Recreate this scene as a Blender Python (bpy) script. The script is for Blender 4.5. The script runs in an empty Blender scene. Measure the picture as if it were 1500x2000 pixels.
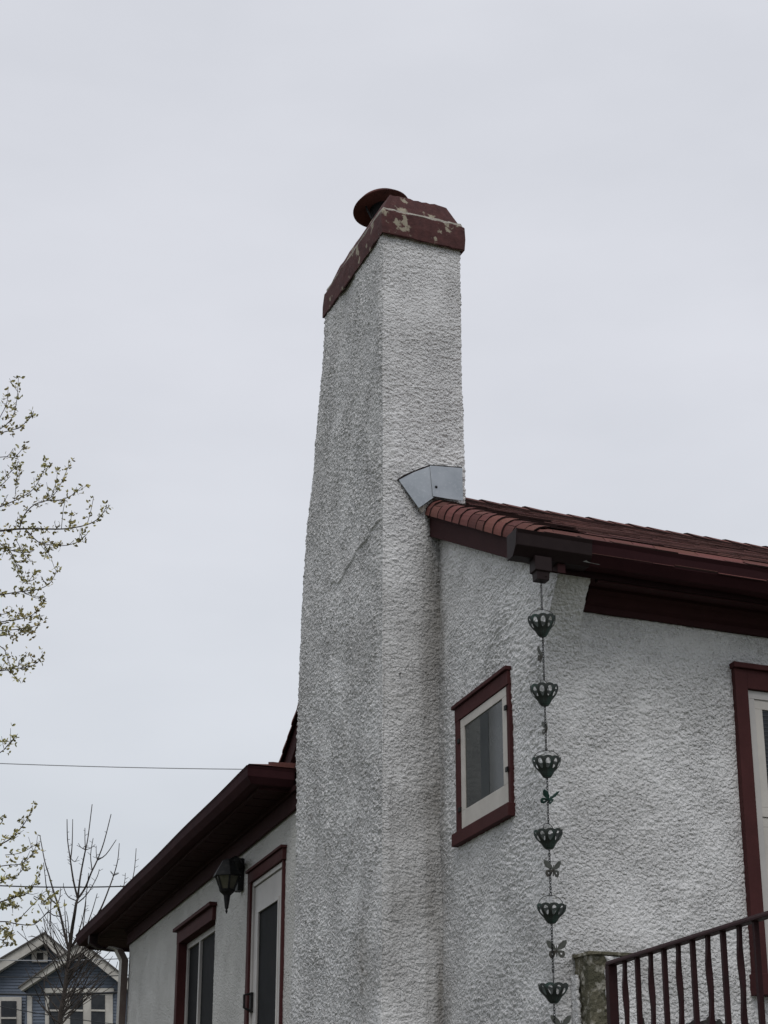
import bpy, bmesh, math, random
import numpy as np
from mathutils import Vector, Matrix
random.seed(7)
rng = np.random.default_rng(11)
SC = bpy.context.scene
COL = SC.collection

# ------------------------------------------------------------------ camera, sky, sun, exposure
F = 3600.0                                   # focal length in pixels of the 1500 x 2000 photograph
TH = math.atan(1380.0 / F)                   # the camera looks up 21 degrees
EYE = Vector((0, 0, 1.6))
cd = bpy.data.cameras.new('camera'); cam = bpy.data.objects.new('camera', cd); COL.objects.link(cam)
cam.location = EYE; cam.rotation_euler = (math.pi / 2 + TH, 0, 0)
cd.sensor_fit = 'VERTICAL'; cd.sensor_height = 24.0; cd.lens = 24.0 * F / 2000.0
cd.shift_x = -15.0 / 2000.0
cd.clip_start = 0.05; cd.clip_end = 3000
SC.camera = cam

W = bpy.data.worlds.new('World'); SC.world = W; W.use_nodes = True
nt = W.node_tree; nt.nodes.clear()
N = nt.nodes.new; LK = nt.links.new
out = N('ShaderNodeOutputWorld'); bg = N('ShaderNodeBackground'); bg2 = N('ShaderNodeBackground'); add = N('ShaderNodeAddShader')
sky = N('ShaderNodeTexSky'); sky.sky_type = 'NISHITA'; sky.sun_disc = False
SUN_EL, SUN_AZ = math.radians(52), math.radians(182)
sky.sun_elevation = SUN_EL; sky.sun_rotation = SUN_AZ
bg.inputs[1].default_value = 0.006
LK(sky.outputs[0], bg.inputs[0])
tc = N('ShaderNodeTexCoord'); mp = N('ShaderNodeMapping'); mp.inputs['Scale'].default_value = (1.0, 1.0, 2.6)
LK(tc.outputs['Generated'], mp.inputs[0])
n1 = N('ShaderNodeTexNoise'); n1.inputs['Scale'].default_value = 2.3; n1.inputs['Detail'].default_value = 5; n1.inputs['Roughness'].default_value = .5
LK(mp.outputs[0], n1.inputs[0])
cr = N('ShaderNodeValToRGB'); cr.color_ramp.elements[0].position = .3; cr.color_ramp.elements[1].position = .72
cr.color_ramp.elements[0].color = (.600, .618, .670, 1); cr.color_ramp.elements[1].color = (.745, .757, .812, 1)
LK(n1.outputs[0], cr.inputs[0])
sx = N('ShaderNodeSeparateXYZ'); LK(tc.outputs['Generated'], sx.inputs[0])
mr = N('ShaderNodeMapRange'); mr.inputs[1].default_value = 0.05; mr.inputs[2].default_value = .42
LK(sx.outputs[2], mr.inputs[0])
mx = N('ShaderNodeMix'); mx.data_type = 'RGBA'; mx.blend_type = 'MULTIPLY'; mx.inputs[0].default_value = 1
r2 = N('ShaderNodeValToRGB'); r2.color_ramp.elements[0].color = (.875, .915, .905, 1); r2.color_ramp.elements[1].color = (1, 1, 1, 1)
LK(mr.outputs[0], r2.inputs[0]); LK(cr.outputs[0], mx.inputs[6]); LK(r2.outputs[0], mx.inputs[7])
LK(mx.outputs[2], bg2.inputs[0]); bg2.inputs[1].default_value = 1.0
LK(bg.outputs[0], add.inputs[0]); LK(bg2.outputs[0], add.inputs[1]); LK(add.outputs[0], out.inputs[0])

sl = bpy.data.lights.new('sun', 'SUN'); sl.energy = 1.0; sl.angle = math.radians(25); sl.color = (1, .97, .93)
so = bpy.data.objects.new('sun', sl); COL.objects.link(so)
sd = Vector((math.sin(SUN_AZ) * math.cos(SUN_EL), math.cos(SUN_AZ) * math.cos(SUN_EL), math.sin(SUN_EL)))
so.rotation_euler = sd.to_track_quat('Z', 'Y').to_euler(); so.location = (0, 0, 30)
SC.view_settings.view_transform = 'Standard'; SC.view_settings.look = 'None'
SC.view_settings.exposure = 0; SC.view_settings.gamma = 1

# ------------------------------------------------------------------ geometry of the place
c_, s_ = math.cos(TH), math.sin(TH)
def ray(x, y):
    dy = 1000 - y
    v = Vector((x - 765, F * c_ - dy * s_, F * s_ + dy * c_)); return v / v.y
def at(x, y, D): return EYE + ray(x, y) * D
L = ray(-410, 2380); L.z = 0; L.normalize()        # along the gable wall, away from the street corner
R = ray(9500, 2380); R.z = 0; R.normalize()        # along the eaves wall
Z = Vector((0, 0, 1))
NL = Vector((-L.y, L.x, 0)); NL = NL if NL.dot(R) < 0 else -NL      # outward normal of the gable wall
NR = Vector((-R.y, R.x, 0)); NR = NR if NR.dot(L) < 0 else -NR      # outward normal of the eaves wall
C1 = at(1062, 1240, 9.0); C1.z = 0
def H(s, r, z): return C1 + L * s + R * r + Z * z    # house frame: s along gable wall, r along eaves wall
def on_L(x, y, r):      # point of the wall r = const under a sight line -> (s, z)
    q0 = H(0, r, 0); v = ray(x, y); n = NL; t = n.dot(q0 - EYE) / n.dot(v); q = EYE + v * t
    return (q - q0).dot(L), q.z
def on_R(x, y, s):      # same on a plane s = const -> (r, z)
    q0 = H(s, 0, 0); v = ray(x, y); n = NR; t = n.dot(q0 - EYE) / n.dot(v); q = EYE + v * t
    return (q - q0).dot(R), q.z

# ------------------------------------------------------------------ materials
def mat(name, base, rough=.7, spec=.5, noise=None, bump=None, metal=0, vary=None, stain=None):
    """noise=(scale, colour2, lo, hi)  bump=(scale, strength, dist)  vary=attribute name multiplying value"""
    m = bpy.data.materials.new(name); m.use_nodes = True; t = m.node_tree; b = t.nodes['Principled BSDF']
    b.inputs['Base Color'].default_value = (*base, 1); b.inputs['Roughness'].default_value = rough
    b.inputs['Specular IOR Level'].default_value = spec; b.inputs['Metallic'].default_value = metal
    co = t.nodes.new('ShaderNodeTexCoord'); src = None
    def nz(scale, det=5, vec=None):
        n = t.nodes.new('ShaderNodeTexNoise'); n.inputs['Scale'].default_value = scale; n.inputs['Detail'].default_value = det
        n.inputs['Roughness'].default_value = .62
        t.links.new(vec or co.outputs['Object'], n.inputs[0]); return n.outputs[0]
    col = None
    def mixc(fac, a, c2):
        x = t.nodes.new('ShaderNodeMix'); x.data_type = 'RGBA'
        t.links.new(fac, x.inputs[0])
        if a is None: x.inputs[6].default_value = (*base, 1)
        else: t.links.new(a, x.inputs[6])
        x.inputs[7].default_value = (*c2, 1); return x.outputs[2]
    def rng_(v, lo, hi):
        q = t.nodes.new('ShaderNodeMapRange'); q.inputs[1].default_value = lo; q.inputs[2].default_value = hi
        t.links.new(v, q.inputs[0]); return q.outputs[0]
    for nn in (noise or []):
        col = mixc(rng_(nz(nn[0]), nn[2], nn[3]), col, nn[1])
    if stain:
        a = t.nodes.new('ShaderNodeAttribute'); a.attribute_name = stain[0]
        col = mixc(a.outputs['Fac'], col, stain[1])
    if vary:
        a = t.nodes.new('ShaderNodeAttribute'); a.attribute_name = vary
        x = t.nodes.new('ShaderNodeMix'); x.data_type = 'RGBA'; x.blend_type = 'MULTIPLY'; x.inputs[0].default_value = 1
        if col is None: x.inputs[6].default_value = (*base, 1)
        else: t.links.new(col, x.inputs[6])
        t.links.new(a.outputs['Color'], x.inputs[7]); col = x.outputs[2]
    if col is not None: t.links.new(col, b.inputs['Base Color'])
    if bump:
        bp = t.nodes.new('ShaderNodeBump'); bp.inputs['Strength'].default_value = bump[1]; bp.inputs['Distance'].default_value = bump[2]
        t.links.new(nz(bump[0], 6), bp.inputs['Height']); t.links.new(bp.outputs[0], b.inputs['Normal'])
    return m
DIRT = (.13, .112, .088)
M = {}
def stucco_mat(name, base, second, pit, sc, dist):
    m = mat(name, base, .92, .15, [(1.3, second, .3, .75)], None, stain=('dirt', DIRT)); t = m.node_tree; b = t.nodes['Principled BSDF']
    co = t.nodes.new('ShaderNodeTexCoord')
    def nz(scale, det, rough): n = t.nodes.new('ShaderNodeTexNoise'); n.inputs['Scale'].default_value = scale; n.inputs['Detail'].default_value = det; n.inputs['Roughness'].default_value = rough; t.links.new(co.outputs['Object'], n.inputs[0]); return n
    def ma(op, a, b_, v=None):
        x = t.nodes.new('ShaderNodeMath'); x.operation = op; t.links.new(a, x.inputs[0])
        if b_ is not None: t.links.new(b_, x.inputs[1])
        else: x.inputs[1].default_value = v
        return x.outputs[0]
    n1 = nz(sc, 3, .55); n2 = nz(sc * 2.3, 3, .6); v = t.nodes.new('ShaderNodeTexVoronoi'); v.feature = 'SMOOTH_F1'; v.inputs['Scale'].default_value = sc * .95
    wv = t.nodes.new('ShaderNodeVectorMath'); wv.operation = 'MULTIPLY_ADD'; t.links.new(n1.outputs['Color'], wv.inputs[0]); wv.inputs[1].default_value = (.02, .02, .02); t.links.new(co.outputs['Object'], wv.inputs[2]); t.links.new(wv.outputs[0], v.inputs['Vector'])
    nl = nz(3.2, 3, .5); amp_ = t.nodes.new('ShaderNodeMapRange'); amp_.inputs[1].default_value = .35; amp_.inputs[2].default_value = .65; amp_.inputs[3].default_value = .55; amp_.inputs[4].default_value = 1.25; t.links.new(nl.outputs[0], amp_.inputs[0])
    h = ma('ADD', ma('SUBTRACT', ma('MULTIPLY', n1.outputs[0], None, .7), ma('MULTIPLY', v.outputs['Distance'], None, 1.0)), ma('MULTIPLY', n2.outputs[0], None, .35))
    bp = t.nodes.new('ShaderNodeBump'); bp.inputs['Strength'].default_value = 1; bp.inputs['Distance'].default_value = dist
    h = ma('MULTIPLY', h, amp_.outputs[0]); t.links.new(h, bp.inputs['Height']); t.links.new(bp.outputs[0], b.inputs['Normal'])
    # grit lodged in the pits
    src = b.inputs['Base Color'].links[0].from_socket
    n3 = nz(sc * .8, 4, .7); mr_ = t.nodes.new('ShaderNodeMapRange'); mr_.inputs[1].default_value = .58; mr_.inputs[2].default_value = .74; mr_.inputs[4].default_value = .5
    t.links.new(n3.outputs[0], mr_.inputs[0]); x = t.nodes.new('ShaderNodeMix'); x.data_type = 'RGBA'; t.links.new(mr_.outputs[0], x.inputs[0]); t.links.new(src, x.inputs[6]); x.inputs[7].default_value = (*pit, 1)
    t.links.new(x.outputs[2], b.inputs['Base Color']); return m
M['stucco'] = stucco_mat('white_stucco', (.80, .797, .797), (.725, .722, .720), (.33, .32, .305), 78, .020)
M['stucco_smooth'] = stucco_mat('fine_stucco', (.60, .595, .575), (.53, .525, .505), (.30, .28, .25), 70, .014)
M['cap_paint'] = mat('peeling_cap_paint', (.098, .043, .041), 0.85, 0.15, [(22, (.062, .030, .030), .35, .7), (7.5, (.32, .285, .22), .580, .615), (40, (.16, .12, .10), .66, .70)], (60, .5, .01))
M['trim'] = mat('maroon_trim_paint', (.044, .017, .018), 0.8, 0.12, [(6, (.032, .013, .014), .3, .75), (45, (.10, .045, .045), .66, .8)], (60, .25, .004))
M['trim_shaded'] = mat('fascia_painted_shade', (.018, .008, .009), .85, .08, [(6, (.026, .011, .012), .3, .75)], (60, .25, .004))  # maroon trim darkened: the gutter's shade is put into the fascia colour
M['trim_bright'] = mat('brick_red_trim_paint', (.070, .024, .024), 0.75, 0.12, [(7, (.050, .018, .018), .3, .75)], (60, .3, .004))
M['gutter'] = mat('maroon_gutter_metal', (.042, .016, .018), .75, .05, [(5, (.028, .011, .013), .3, .75), (50, (.07, .04, .04), .69, .8)], (12, .2, .01))
M['gutter_dark'] = mat('dark_brown_gutter', (.017, .0095, .010), 0.6, 0.15, [(14, (.024, .015, .015), .4, .8)], (20, .15, .006))
M['shingle'] = mat('red_asphalt_shingle', (.185, .075, .064), .95, .15, [(300, (.105, .048, .043), .42, .66), (5, (.145, .066, .058), .35, .75)], (420, .8, .004), vary='tint')
M['shingle_edge'] = mat('shingle_cut_edge', (.030, .018, .017), .95, .1, [(60, (.035, .02, .018), .4, .7)])
M['galv'] = mat('galvanised_sheet', (.36, .385, .41), .42, .5, [(5, (.27, .295, .32), .3, .7), (60, (.44, .46, .48), .55, .8)], (8, .12, .01), metal=.55)
M['white'] = mat('weathered_white_paint', (.54, .51, .47), .6, .3, [(5, (.43, .405, .37), .4, .75), (90, (.30, .27, .24), .70, .78)], (80, .3, .003))
M['door_white'] = mat('white_door_enamel', (.47, .45, .43), .5, .4, [(5, (.40, .385, .37), .4, .75)], (40, .15, .002))
M['screen'] = mat('dark_insect_screen', (.008, .009, .010), .75, .12, [(6, (.014, .014, .016), .4, .7)])
M['glass'] = mat('grey_window_glass', (.036, .040, .040), .12, .18, [(2.6, (.050, .056, .054), .4, .62), (11, (.075, .082, .08), .68, .85)], (3, .05, .01))
M['glass_dark'] = mat('dark_window_glass', (.022, .025, .030), .2, .2, [(3, (.035, .038, .042), .4, .6)])
M['curtain'] = mat('pale_curtain_seen_through_glass', (.060, .066, .068), .8, .2, [(6, (.048, .053, .055), .4, .7)])
M['iron'] = mat('black_iron', (.010, .010, .0105), 0.6, 0.2, [(30, (.03, .028, .026), .5, .75)], (50, .3, .003))
M['verdigris'] = mat('bronze_with_verdigris', (.030, .035, .032), .6, .3, [(16, (.045, .085, .072), .50, .70)], (70, .3, .002))
M['wing_metal'] = mat('thin_weathered_butterfly_metal', (.085, .090, .080), .6, .3, [(30, (.05, .045, .038), .42, .62)], (70, .3, .002))
M['verdigris_green'] = mat('green_verdigris', (.050, .125, .110), .6, .35, [(60, (.03, .06, .055), .45, .7)], (90, .3, .002), metal=.2)
M['rail'] = mat('maroon_painted_iron_rail', (.028, .009, .010), 0.65, 0.15, [(18, (.018, .007, .008), .4, .75), (70, (.05, .02, .02), .68, .8)], (60, .35, .003))
M['moss'] = mat('mossy_bare_render', (.165, .152, .110), .95, .1, [(6, (.085, .082, .058), .40, .62), (20, (.36, .345, .30), .53, .66), (60, (.05, .045, .035), .64, .75)], (60, .9, .015))
M['bare'] = mat('dark_bare_base_coat', (.035, .033, .031), .95, .1, [(40, (.06, .055, .05), .5, .7)], (60, .8, .01))
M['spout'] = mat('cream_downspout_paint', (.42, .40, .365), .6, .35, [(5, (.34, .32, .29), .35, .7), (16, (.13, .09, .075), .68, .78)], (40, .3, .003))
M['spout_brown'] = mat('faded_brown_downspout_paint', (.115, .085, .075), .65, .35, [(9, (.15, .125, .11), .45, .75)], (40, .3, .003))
M['lamp_glass'] = mat('dusty_lantern_glass', (.060, .058, .040), .25, .35, [(12, (.10, .095, .07), .4, .7)])
M['bark'] = mat('grey_brown_bark', (.060, .050, .044), .9, .2, [(15, (.035, .03, .027), .4, .7)], (60, .5, .01))
M['leaf'] = mat('young_olive_leaf', (.42, .39, .16), .7, .2, [(1.4, (.38, .28, .12), .45, .7), (9, (.24, .24, .12), .4, .7)])
M['blue'] = mat('slate_blue_siding', (.145, .170, .215), .8, .3, [(.8, (.105, .128, .165), .35, .7)], vary=None)
M['housewhite'] = mat('off_white_house_trim', (.52, .50, .46), .8, .3, [(2.2, (.38, .36, .33), .4, .7), (8, (.25, .23, .20), .66, .75)])
M['roofgrey'] = mat('grey_shingle_roof', (.12, .11, .105), .9, .2, [(4, (.08, .075, .07), .4, .7)])
M['wire'] = mat('black_cable', (.03, .032, .036), .6, .3, [(5, (.045, .047, .05), .4, .7)])
M['wire_grey'] = mat('grey_cable', (.34, .35, .37), .6, .3, [(5, (.30, .31, .33), .4, .7)])
M['grass'] = mat('lawn', (.085, .088, .055), .95, .1, [(.4, (.11, .105, .07), .35, .7), (9, (.035, .05, .02), .45, .7)], (30, .8, .03))
M['fluered'] = mat('rusty_red_hood', (.120, .048, .042), .8, .15, [(9, (.065, .029, .027), .4, .7)], (30, .3, .005))
M['soot'] = mat('sooty_metal', (.010, .010, .011), .7, .3, [(9, (.018, .017, .017), .4, .7)])
M['mortar'] = mat('pale_mortar', (.40, .375, .33), .95, .1, [(20, (.22, .2, .17), .5, .7)], (60, .8, .01))

# ------------------------------------------------------------------ helpers
def tag(o, label=None, cat=None, group=None, kind=None):
    if label: o['label'] = label
    if cat: o['category'] = cat
    if group: o['group'] = group
    if kind: o['kind'] = kind
    return o
def thing(name, loc, label, cat, group=None):
    o = bpy.data.objects.new(name, None); o.location = loc; o.empty_display_size = .1; COL.objects.link(o)
    return tag(o, label, cat, group)
def origin(o):
    p = Vector((0, 0, 0))
    while o is not None: p = p + Vector(o.location); o = o.parent
    return p
class MB:
    """collects shapes given in world coordinates; build() links them as one mesh"""
    def __init__(s): s.v = []; s.f = []; s.mi = []
    def add(s, vs, fs, mi=0):
        k = len(s.v); s.v += [Vector(v) for v in vs]; s.f += [tuple(i + k for i in f) for f in fs]; s.mi += [mi] * len(fs)
    def box8(s, p, mi=0):       # p: 4 bottom, 4 top
        s.add(p, [(3, 2, 1, 0), (4, 5, 6, 7), (0, 1, 5, 4), (1, 2, 6, 5), (2, 3, 7, 6), (3, 0, 4, 7)], mi)
    def hbox(s, s0, s1, r0, r1, z0, z1, mi=0, zs=0.0):   # box in the house frame, zs = rise per metre of s
        p = []
        for z in (z0, z1):
            for a, b in ((s0, r0), (s1, r0), (s1, r1), (s0, r1)): p.append(H(a, b, z + zs * (a - s0)))
        s.box8(p, mi)
    def prism(s, poly, d, mi=0):   # closed polygon extruded by vector d
        n = len(poly); poly = [Vector(p) for p in poly]
        s.add(poly + [p + d for p in poly], [tuple(range(n - 1, -1, -1)), tuple(range(n, 2 * n))] + [(i, (i + 1) % n, (i + 1) % n + n, i + n) for i in range(n)], mi)
    def loft(s, sections, closed=True, caps=True, mi=0):
        n = len(sections[0]); vs = [p for q in sections for p in q]; fs = []
        for i in range(len(sections) - 1):
            for j in range(n if closed else n - 1):
                a = i * n + j; b = i * n + (j + 1) % n; fs.append((a, b, b + n, a + n))
        if caps: fs.append(tuple(range(n - 1, -1, -1))); fs.append(tuple(range((len(sections) - 1) * n, len(sections) * n)))
        s.add(vs, fs, mi)
    def tube(s, pts, rad, n=6, mi=0, closed=False):
        pts = [Vector(p) for p in pts]; m = len(pts)
        rads = rad if isinstance(rad, (list, tuple)) else [rad] * m
        secs = []; up = Vector((0, 0, 1)); ref = None
        for i, p in enumerate(pts):
            if closed: d = pts[(i + 1) % m] - pts[i - 1]
            else: d = pts[min(i + 1, m - 1)] - pts[max(i - 1, 0)]
            d.normalize()
            if ref is None: ref = d.orthogonal().normalized()
            ref = (ref - d * ref.dot(d)); ref = ref.normalized() if ref.length > 1e-6 else d.orthogonal().normalized()
            b = d.cross(ref)
            secs.append([p + (ref * math.cos(2 * math.pi * k / n) + b * math.sin(2 * math.pi * k / n)) * rads[i] for k in range(n)])
        if closed: secs.append(secs[0]); s.loft(secs, True, False, mi)
        else: s.loft(secs, True, True, mi)
    def lathe(s, c, prof, n=24, axis=None, mi=0, phase=0):
        ax = Vector(axis or (0, 0, 1)).normalized(); u = ax.orthogonal().normalized(); w = ax.cross(u)
        secs = [[c + ax * h + (u * math.cos(2 * math.pi * (k + phase) / n) + w * math.sin(2 * math.pi * (k + phase) / n)) * r for k in range(n)] for r, h in prof]
        s.loft(secs, True, True, mi)
    def build(s, name, m, parent=None, smooth=False, bevel=0, label=None):
        o0 = origin(parent); me = bpy.data.meshes.new(name)
        me.from_pydata([tuple(v - o0) for v in s.v], [], s.f)
        for x in (m if isinstance(m, (list, tuple)) else [m]): me.materials.append(M[x])
        if len(me.polygons) == len(s.mi): me.polygons.foreach_set('material_index', s.mi)
        bm = bmesh.new(); bm.from_mesh(me); bmesh.ops.recalc_face_normals(bm, faces=bm.faces)
        bm.to_mesh(me); bm.free()
        if smooth: me.polygons.foreach_set('use_smooth', [True] * len(me.polygons))
        ob = bpy.data.objects.new(name, me); COL.objects.link(ob); ob.parent = parent
        if bevel:
            b = ob.modifiers.new('bevel', 'BEVEL'); b.width = bevel; b.segments = 2; b.limit_method = 'ANGLE'
        if label: ob['label'] = label
        return ob
def blur_noise(shape, sig, seed):
    g = np.random.default_rng(seed).standard_normal(shape)
    fy = np.fft.fftfreq(shape[0])[:, None]; fx = np.fft.rfftfreq(shape[1])[None, :]
    k = np.exp(-2 * math.pi ** 2 * ((fy * sig[0]) ** 2 + (fx * sig[1]) ** 2))
    r = np.fft.irfft2(np.fft.rfft2(g) * k, s=shape); return r / r.std()
def stucco_height(nt_, nz_, dt, dz, seed, amp=1.0, aniso=1.0, tear=0.0):
    """thrown, torn stucco: lumps of 1-3 cm, wide rather than tall, with a slow unevenness"""
    a = blur_noise((nt_, nz_), (.0046 * aniso / dt, .0033 / dz), seed)
    b = blur_noise((nt_, nz_), (.0085 * aniso / dt, .0060 / dz), seed + 1)
    c = blur_noise((nt_, nz_), (.10 / dt, .10 / dz), seed + 2)
    d = blur_noise((nt_, nz_), (.40 / dt, .50 / dz), seed + 3)
    rough = np.clip(.94 + .18 * c, .5, 1.5)
    e = blur_noise((nt_, nz_), (.016 / dt, .006 / dz), seed + 5)
    h = (.0016 * tear * np.maximum(e, -.3) * np.clip(rough + .3 * d, 0, 2) + .0019 * np.tanh(a * 1.1) * rough + .0015 * np.maximum(b, -.9) * rough + .0020 * c + .005 * d) * amp
    return h
def grid_mesh(name, P, quads_mask, m, parent, dirt=None, label=None):
    """P: (n, m, 3) array of world points"""
    n, k, _ = P.shape; idx = np.arange(n * k).reshape(n, k)
    q = np.stack([idx[:-1, :-1], idx[1:, :-1], idx[1:, 1:], idx[:-1, 1:]], -1)
    if quads_mask is not None: q = q[quads_mask]
    q = q.reshape(-1, 4)
    o0 = np.array(origin(parent)); co = (P - o0).reshape(-1, 3).astype(np.float32)
    me = bpy.data.meshes.new(name); me.vertices.add(len(co)); me.vertices.foreach_set('co', co.ravel())
    me.loops.add(q.size); me.loops.foreach_set('vertex_index', q.ravel().astype(np.int32))
    me.polygons.add(len(q)); me.polygons.foreach_set('loop_start', (np.arange(len(q)) * 4).astype(np.int32))
    me.polygons.foreach_set('use_smooth', np.ones(len(q), bool))
    me.update(calc_edges=True)
    if dirt is not None:
        at_ = me.attributes.new('dirt', 'FLOAT', 'POINT'); at_.data.foreach_set('value', np.clip(dirt, 0, 1).ravel().astype(np.float32))
    me.materials.append(M[m])
    o = bpy.data.objects.new(name, me); COL.objects.link(o); o.parent = parent
    if label: o['label'] = label
    return o
A3 = lambda v: np.array(v)[None, None, :]

# ------------------------------------------------------------------ ground
g = MB(); g.add([(-900, -300, 0), (900, -300, 0), (900, 2200, 0), (-900, 2200, 0)], [(0, 1, 2, 3)])
tag(g.build('ground', 'grass'), kind='structure')

# ------------------------------------------------------------------ the stucco house
house = thing('stucco_house', C1, 'white roughcast stucco house with maroon trim, red shingle roof and tall side chimney', 'house')
SL = .458                                   # roof slope
def roof_z(s):                             # top of the shingles
    z = 5.105 + SL * (s - .3) if s <= 3.0 else 5.105 + SL * 2.7 - .55 * (s - 3.0)
    return z - .42 * max(0, -.15 - s)
RIDGE_S = 3.0; RIDGE_Z = roof_z(RIDGE_S)

# --- walls: gable wall and eaves wall as one continuous stucco skin with the curved corbel under the eaves
ZA = np.concatenate([np.linspace(0, 2.25, 20)[:-1], np.arange(2.25, 5.75, .0044)]); nz_ = len(ZA)
nA, nB = 260, 690
rB = np.concatenate([np.linspace(0, 3.1, nB), np.linspace(3.1, 7.5, 30)[1:]])
def corb(z):
    t = np.clip((z - 4.20) / .45, 0, 1); return -.238 * t ** 2.3
sc_ = corb(ZA)
hgt = stucco_height(nA + len(rB), nz_, .0044, .0044, 40, 1.0, 1.0, .5); hgt[:nA] = stucco_height(nA, nz_, .0073, .0044, 60, 1.3, 1.6); hgt[nA + nB:] *= .15
P = np.zeros((nA + len(rB), nz_, 3)); c0 = np.array(C1); l_, r_, nl_, nr_ = map(np.array, (L, R, NL, NR))
u = np.linspace(1.95, 0, nA)
Sg = u[:, None] * (1 - sc_[None, :] * 0) + (sc_[None, :]) * (1 - u[:, None] / 1.95)
P[:nA] = c0 + l_ * Sg[:, :, None]
P[:nA, :, 2] = ZA
cm = 1 / (1 + np.exp((rB - .205) / .006))
Sb = sc_[None, :] * cm[:, None]
P[nA:] = c0 + r_ * rB[:, None, None] + l_ * Sb[:, :, None]; P[nA:, :, 2] = ZA
wA = np.clip((u / .02), 0, 1)[:, None, None]; nA_ = nl_ * (.5 + .5 * wA) + nr_ * (.5 - .5 * wA)
wB = np.clip((rB / .02), 0, 1)[:, None, None]; nB_ = nr_ * (.5 + .5 * wB) + nl_ * (.5 - .5 * wB)
P[:nA] += nA_ * hgt[:nA, :, None]; P[nA:] += nB_ * hgt[nA:, :, None]
P[nA - 1] = (P[nA - 2] + P[nA + 1]) / 2; P[nA] = P[nA - 1]
Sall = np.concatenate([Sg, Sb]); Zall = np.broadcast_to(ZA, Sall.shape)
zr = 5.105 + SL * (Sall - .3) - .06
keep = (Zall[:-1, :-1] < zr[:-1, :-1]) & (Zall[1:, 1:] < zr[1:, 1:])
Rq = np.concatenate([np.zeros_like(Sg), np.broadcast_to(rB[:, None], Sb.shape)])
keep &= ~((Rq[1:, 1:] <= 0) & (Sall[1:, 1:] > .53) & (Sall[:-1, :-1] < 1.30) & (Zall[:-1, :-1] > 3.60) & (Zall[1:, 1:] < 4.26))
keep &= ~((Rq[:-1, :-1] > 1.17) & (Rq[1:, 1:] < 2.02) & (Zall[:-1, :-1] > 2.72) & (Zall[1:, 1:] < 4.28))
Rall = np.concatenate([np.zeros_like(Sg), np.broadcast_to(rB[:, None], Sb.shape)])
st = blur_noise(Sall.shape, (5, 60), 71); sp = blur_noise(Sall.shape, (1.6, 1.6), 72); bl = blur_noise(Sall.shape, (14, 14), 73)
dirt = .06 + .03 * bl + .22 * np.clip(sp - 1.5, 0, 1)
corner = np.exp(-((np.where(Rall > 0, 9, Sall) - 1.70) / .13) ** 2)
dirt += corner * (.34 + .16 * st)                                  # run-off stain beside the chimney
dirt += .30 * np.exp(-((Sall) / .10) ** 2) * np.exp(-((Zall - 2.4) / .35) ** 2) * (Rall <= 0) * (.7 + .5 * bl)
dirt += .22 * np.exp(-((Rall - .45) / .30) ** 2 - ((Zall - 2.72) / .12) ** 2) * (Rall > 0) * (1 + .5 * bl)
grid_mesh('wall', P, keep, 'stucco', house, dirt, 'white roughcast stucco wall')
# body of the house behind the skin (other gable half, far walls)
b = MB()
b.prism([H(1.9, .012, 0), H(6.35, .012, 0), H(6.35, .012, 4.6), H(3.09, .012, 6.2), H(1.9, .012, 5.7)], R * .2)
b.build('wall', 'stucco_smooth', house); b = MB()
b.prism([H(6.35, .2, 0), H(6.35, 7.5, 0), H(6.35, 7.5, 4.6), H(6.35, .2, 4.6)], L * -.15)
b.build('wall', 'stucco_smooth', house); b = MB()
b.prism([H(-.0, 7.5, 0), H(6.35, 7.5, 0), H(6.35, 7.5, 4.6), H(3.09, 7.5, 6.2), H(0, 7.5, 4.85)], R * -.15)
b.build('wall', 'stucco_smooth', house)

# --- shingle roof: every tab is a thin slab; courses wrap over a rolled rake edge
RHO = .105; RE = -.075
def roll(a):                                # arc length from the rake edge -> (r, drop)
    q = RHO * math.pi / 2
    if a < q:
        ph = a / RHO; return RE + RHO * (1 - math.cos(ph)), -RHO * (1 - math.sin(ph))
    return RE + RHO + (a - q), 0
tv, tf, tcol, tmi = [], [], [], []
def tab(s0, s1, a0, a1, side, lift0, lift1, tint, fn, thick=.007):
    """slab from low edge s0 to high edge s1 (distance up the slope) over arc a0..a1"""
    nseg = 5 if a0 < .4 else 1
    base = len(tv); rows = []
    for i in range(nseg + 1):
        a = a0 + (a1 - a0) * i / nseg
        for (t, lf) in ((s0, lift0), (s1, lift1), (s0, lift0 - thick), (s1, lift1 - thick)):
            tv.append(fn(t, a, lf))
    for i in range(nseg):
        o = base + i * 4; p = o + 4
        for f_, mi in (((o, o + 1, p + 1, p), 0), ((o, p, p + 2, o + 2), 1)):
            tf.append(f_); tmi.append(mi); tcol.append(tint)
    for o in (base, base + nseg * 4):
        tf.append((o, o + 2, o + 3, o + 1)); tmi.append(1); tcol.append(tint)
def near(t, a, lf):
    r, d = roll(a); s = -.372 + t; d *= min(1, max(0, (s + .22) / .25)); k = math.cos(math.atan(SL))
    if d < 0:
        ph = a / RHO; n_r = -math.cos(ph); n_z = math.sin(ph)
    else: n_r, n_z = 0, 1
    return H(s - lf * math.sin(math.atan(SL)) * n_z, r + lf * n_r, roof_z(s) + d + lf * k * n_z)
def far(t, a, lf):
    r, d = roll(a); s = 6.60 - t
    if d < 0: ph = a / RHO; n_r = -math.cos(ph); n_z = math.sin(ph)
    else: n_r, n_z = 0, 1
    return H(s, r + lf * n_r, roof_z(s) + d + lf * .91 * n_z)
rr = random.Random(3)
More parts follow.
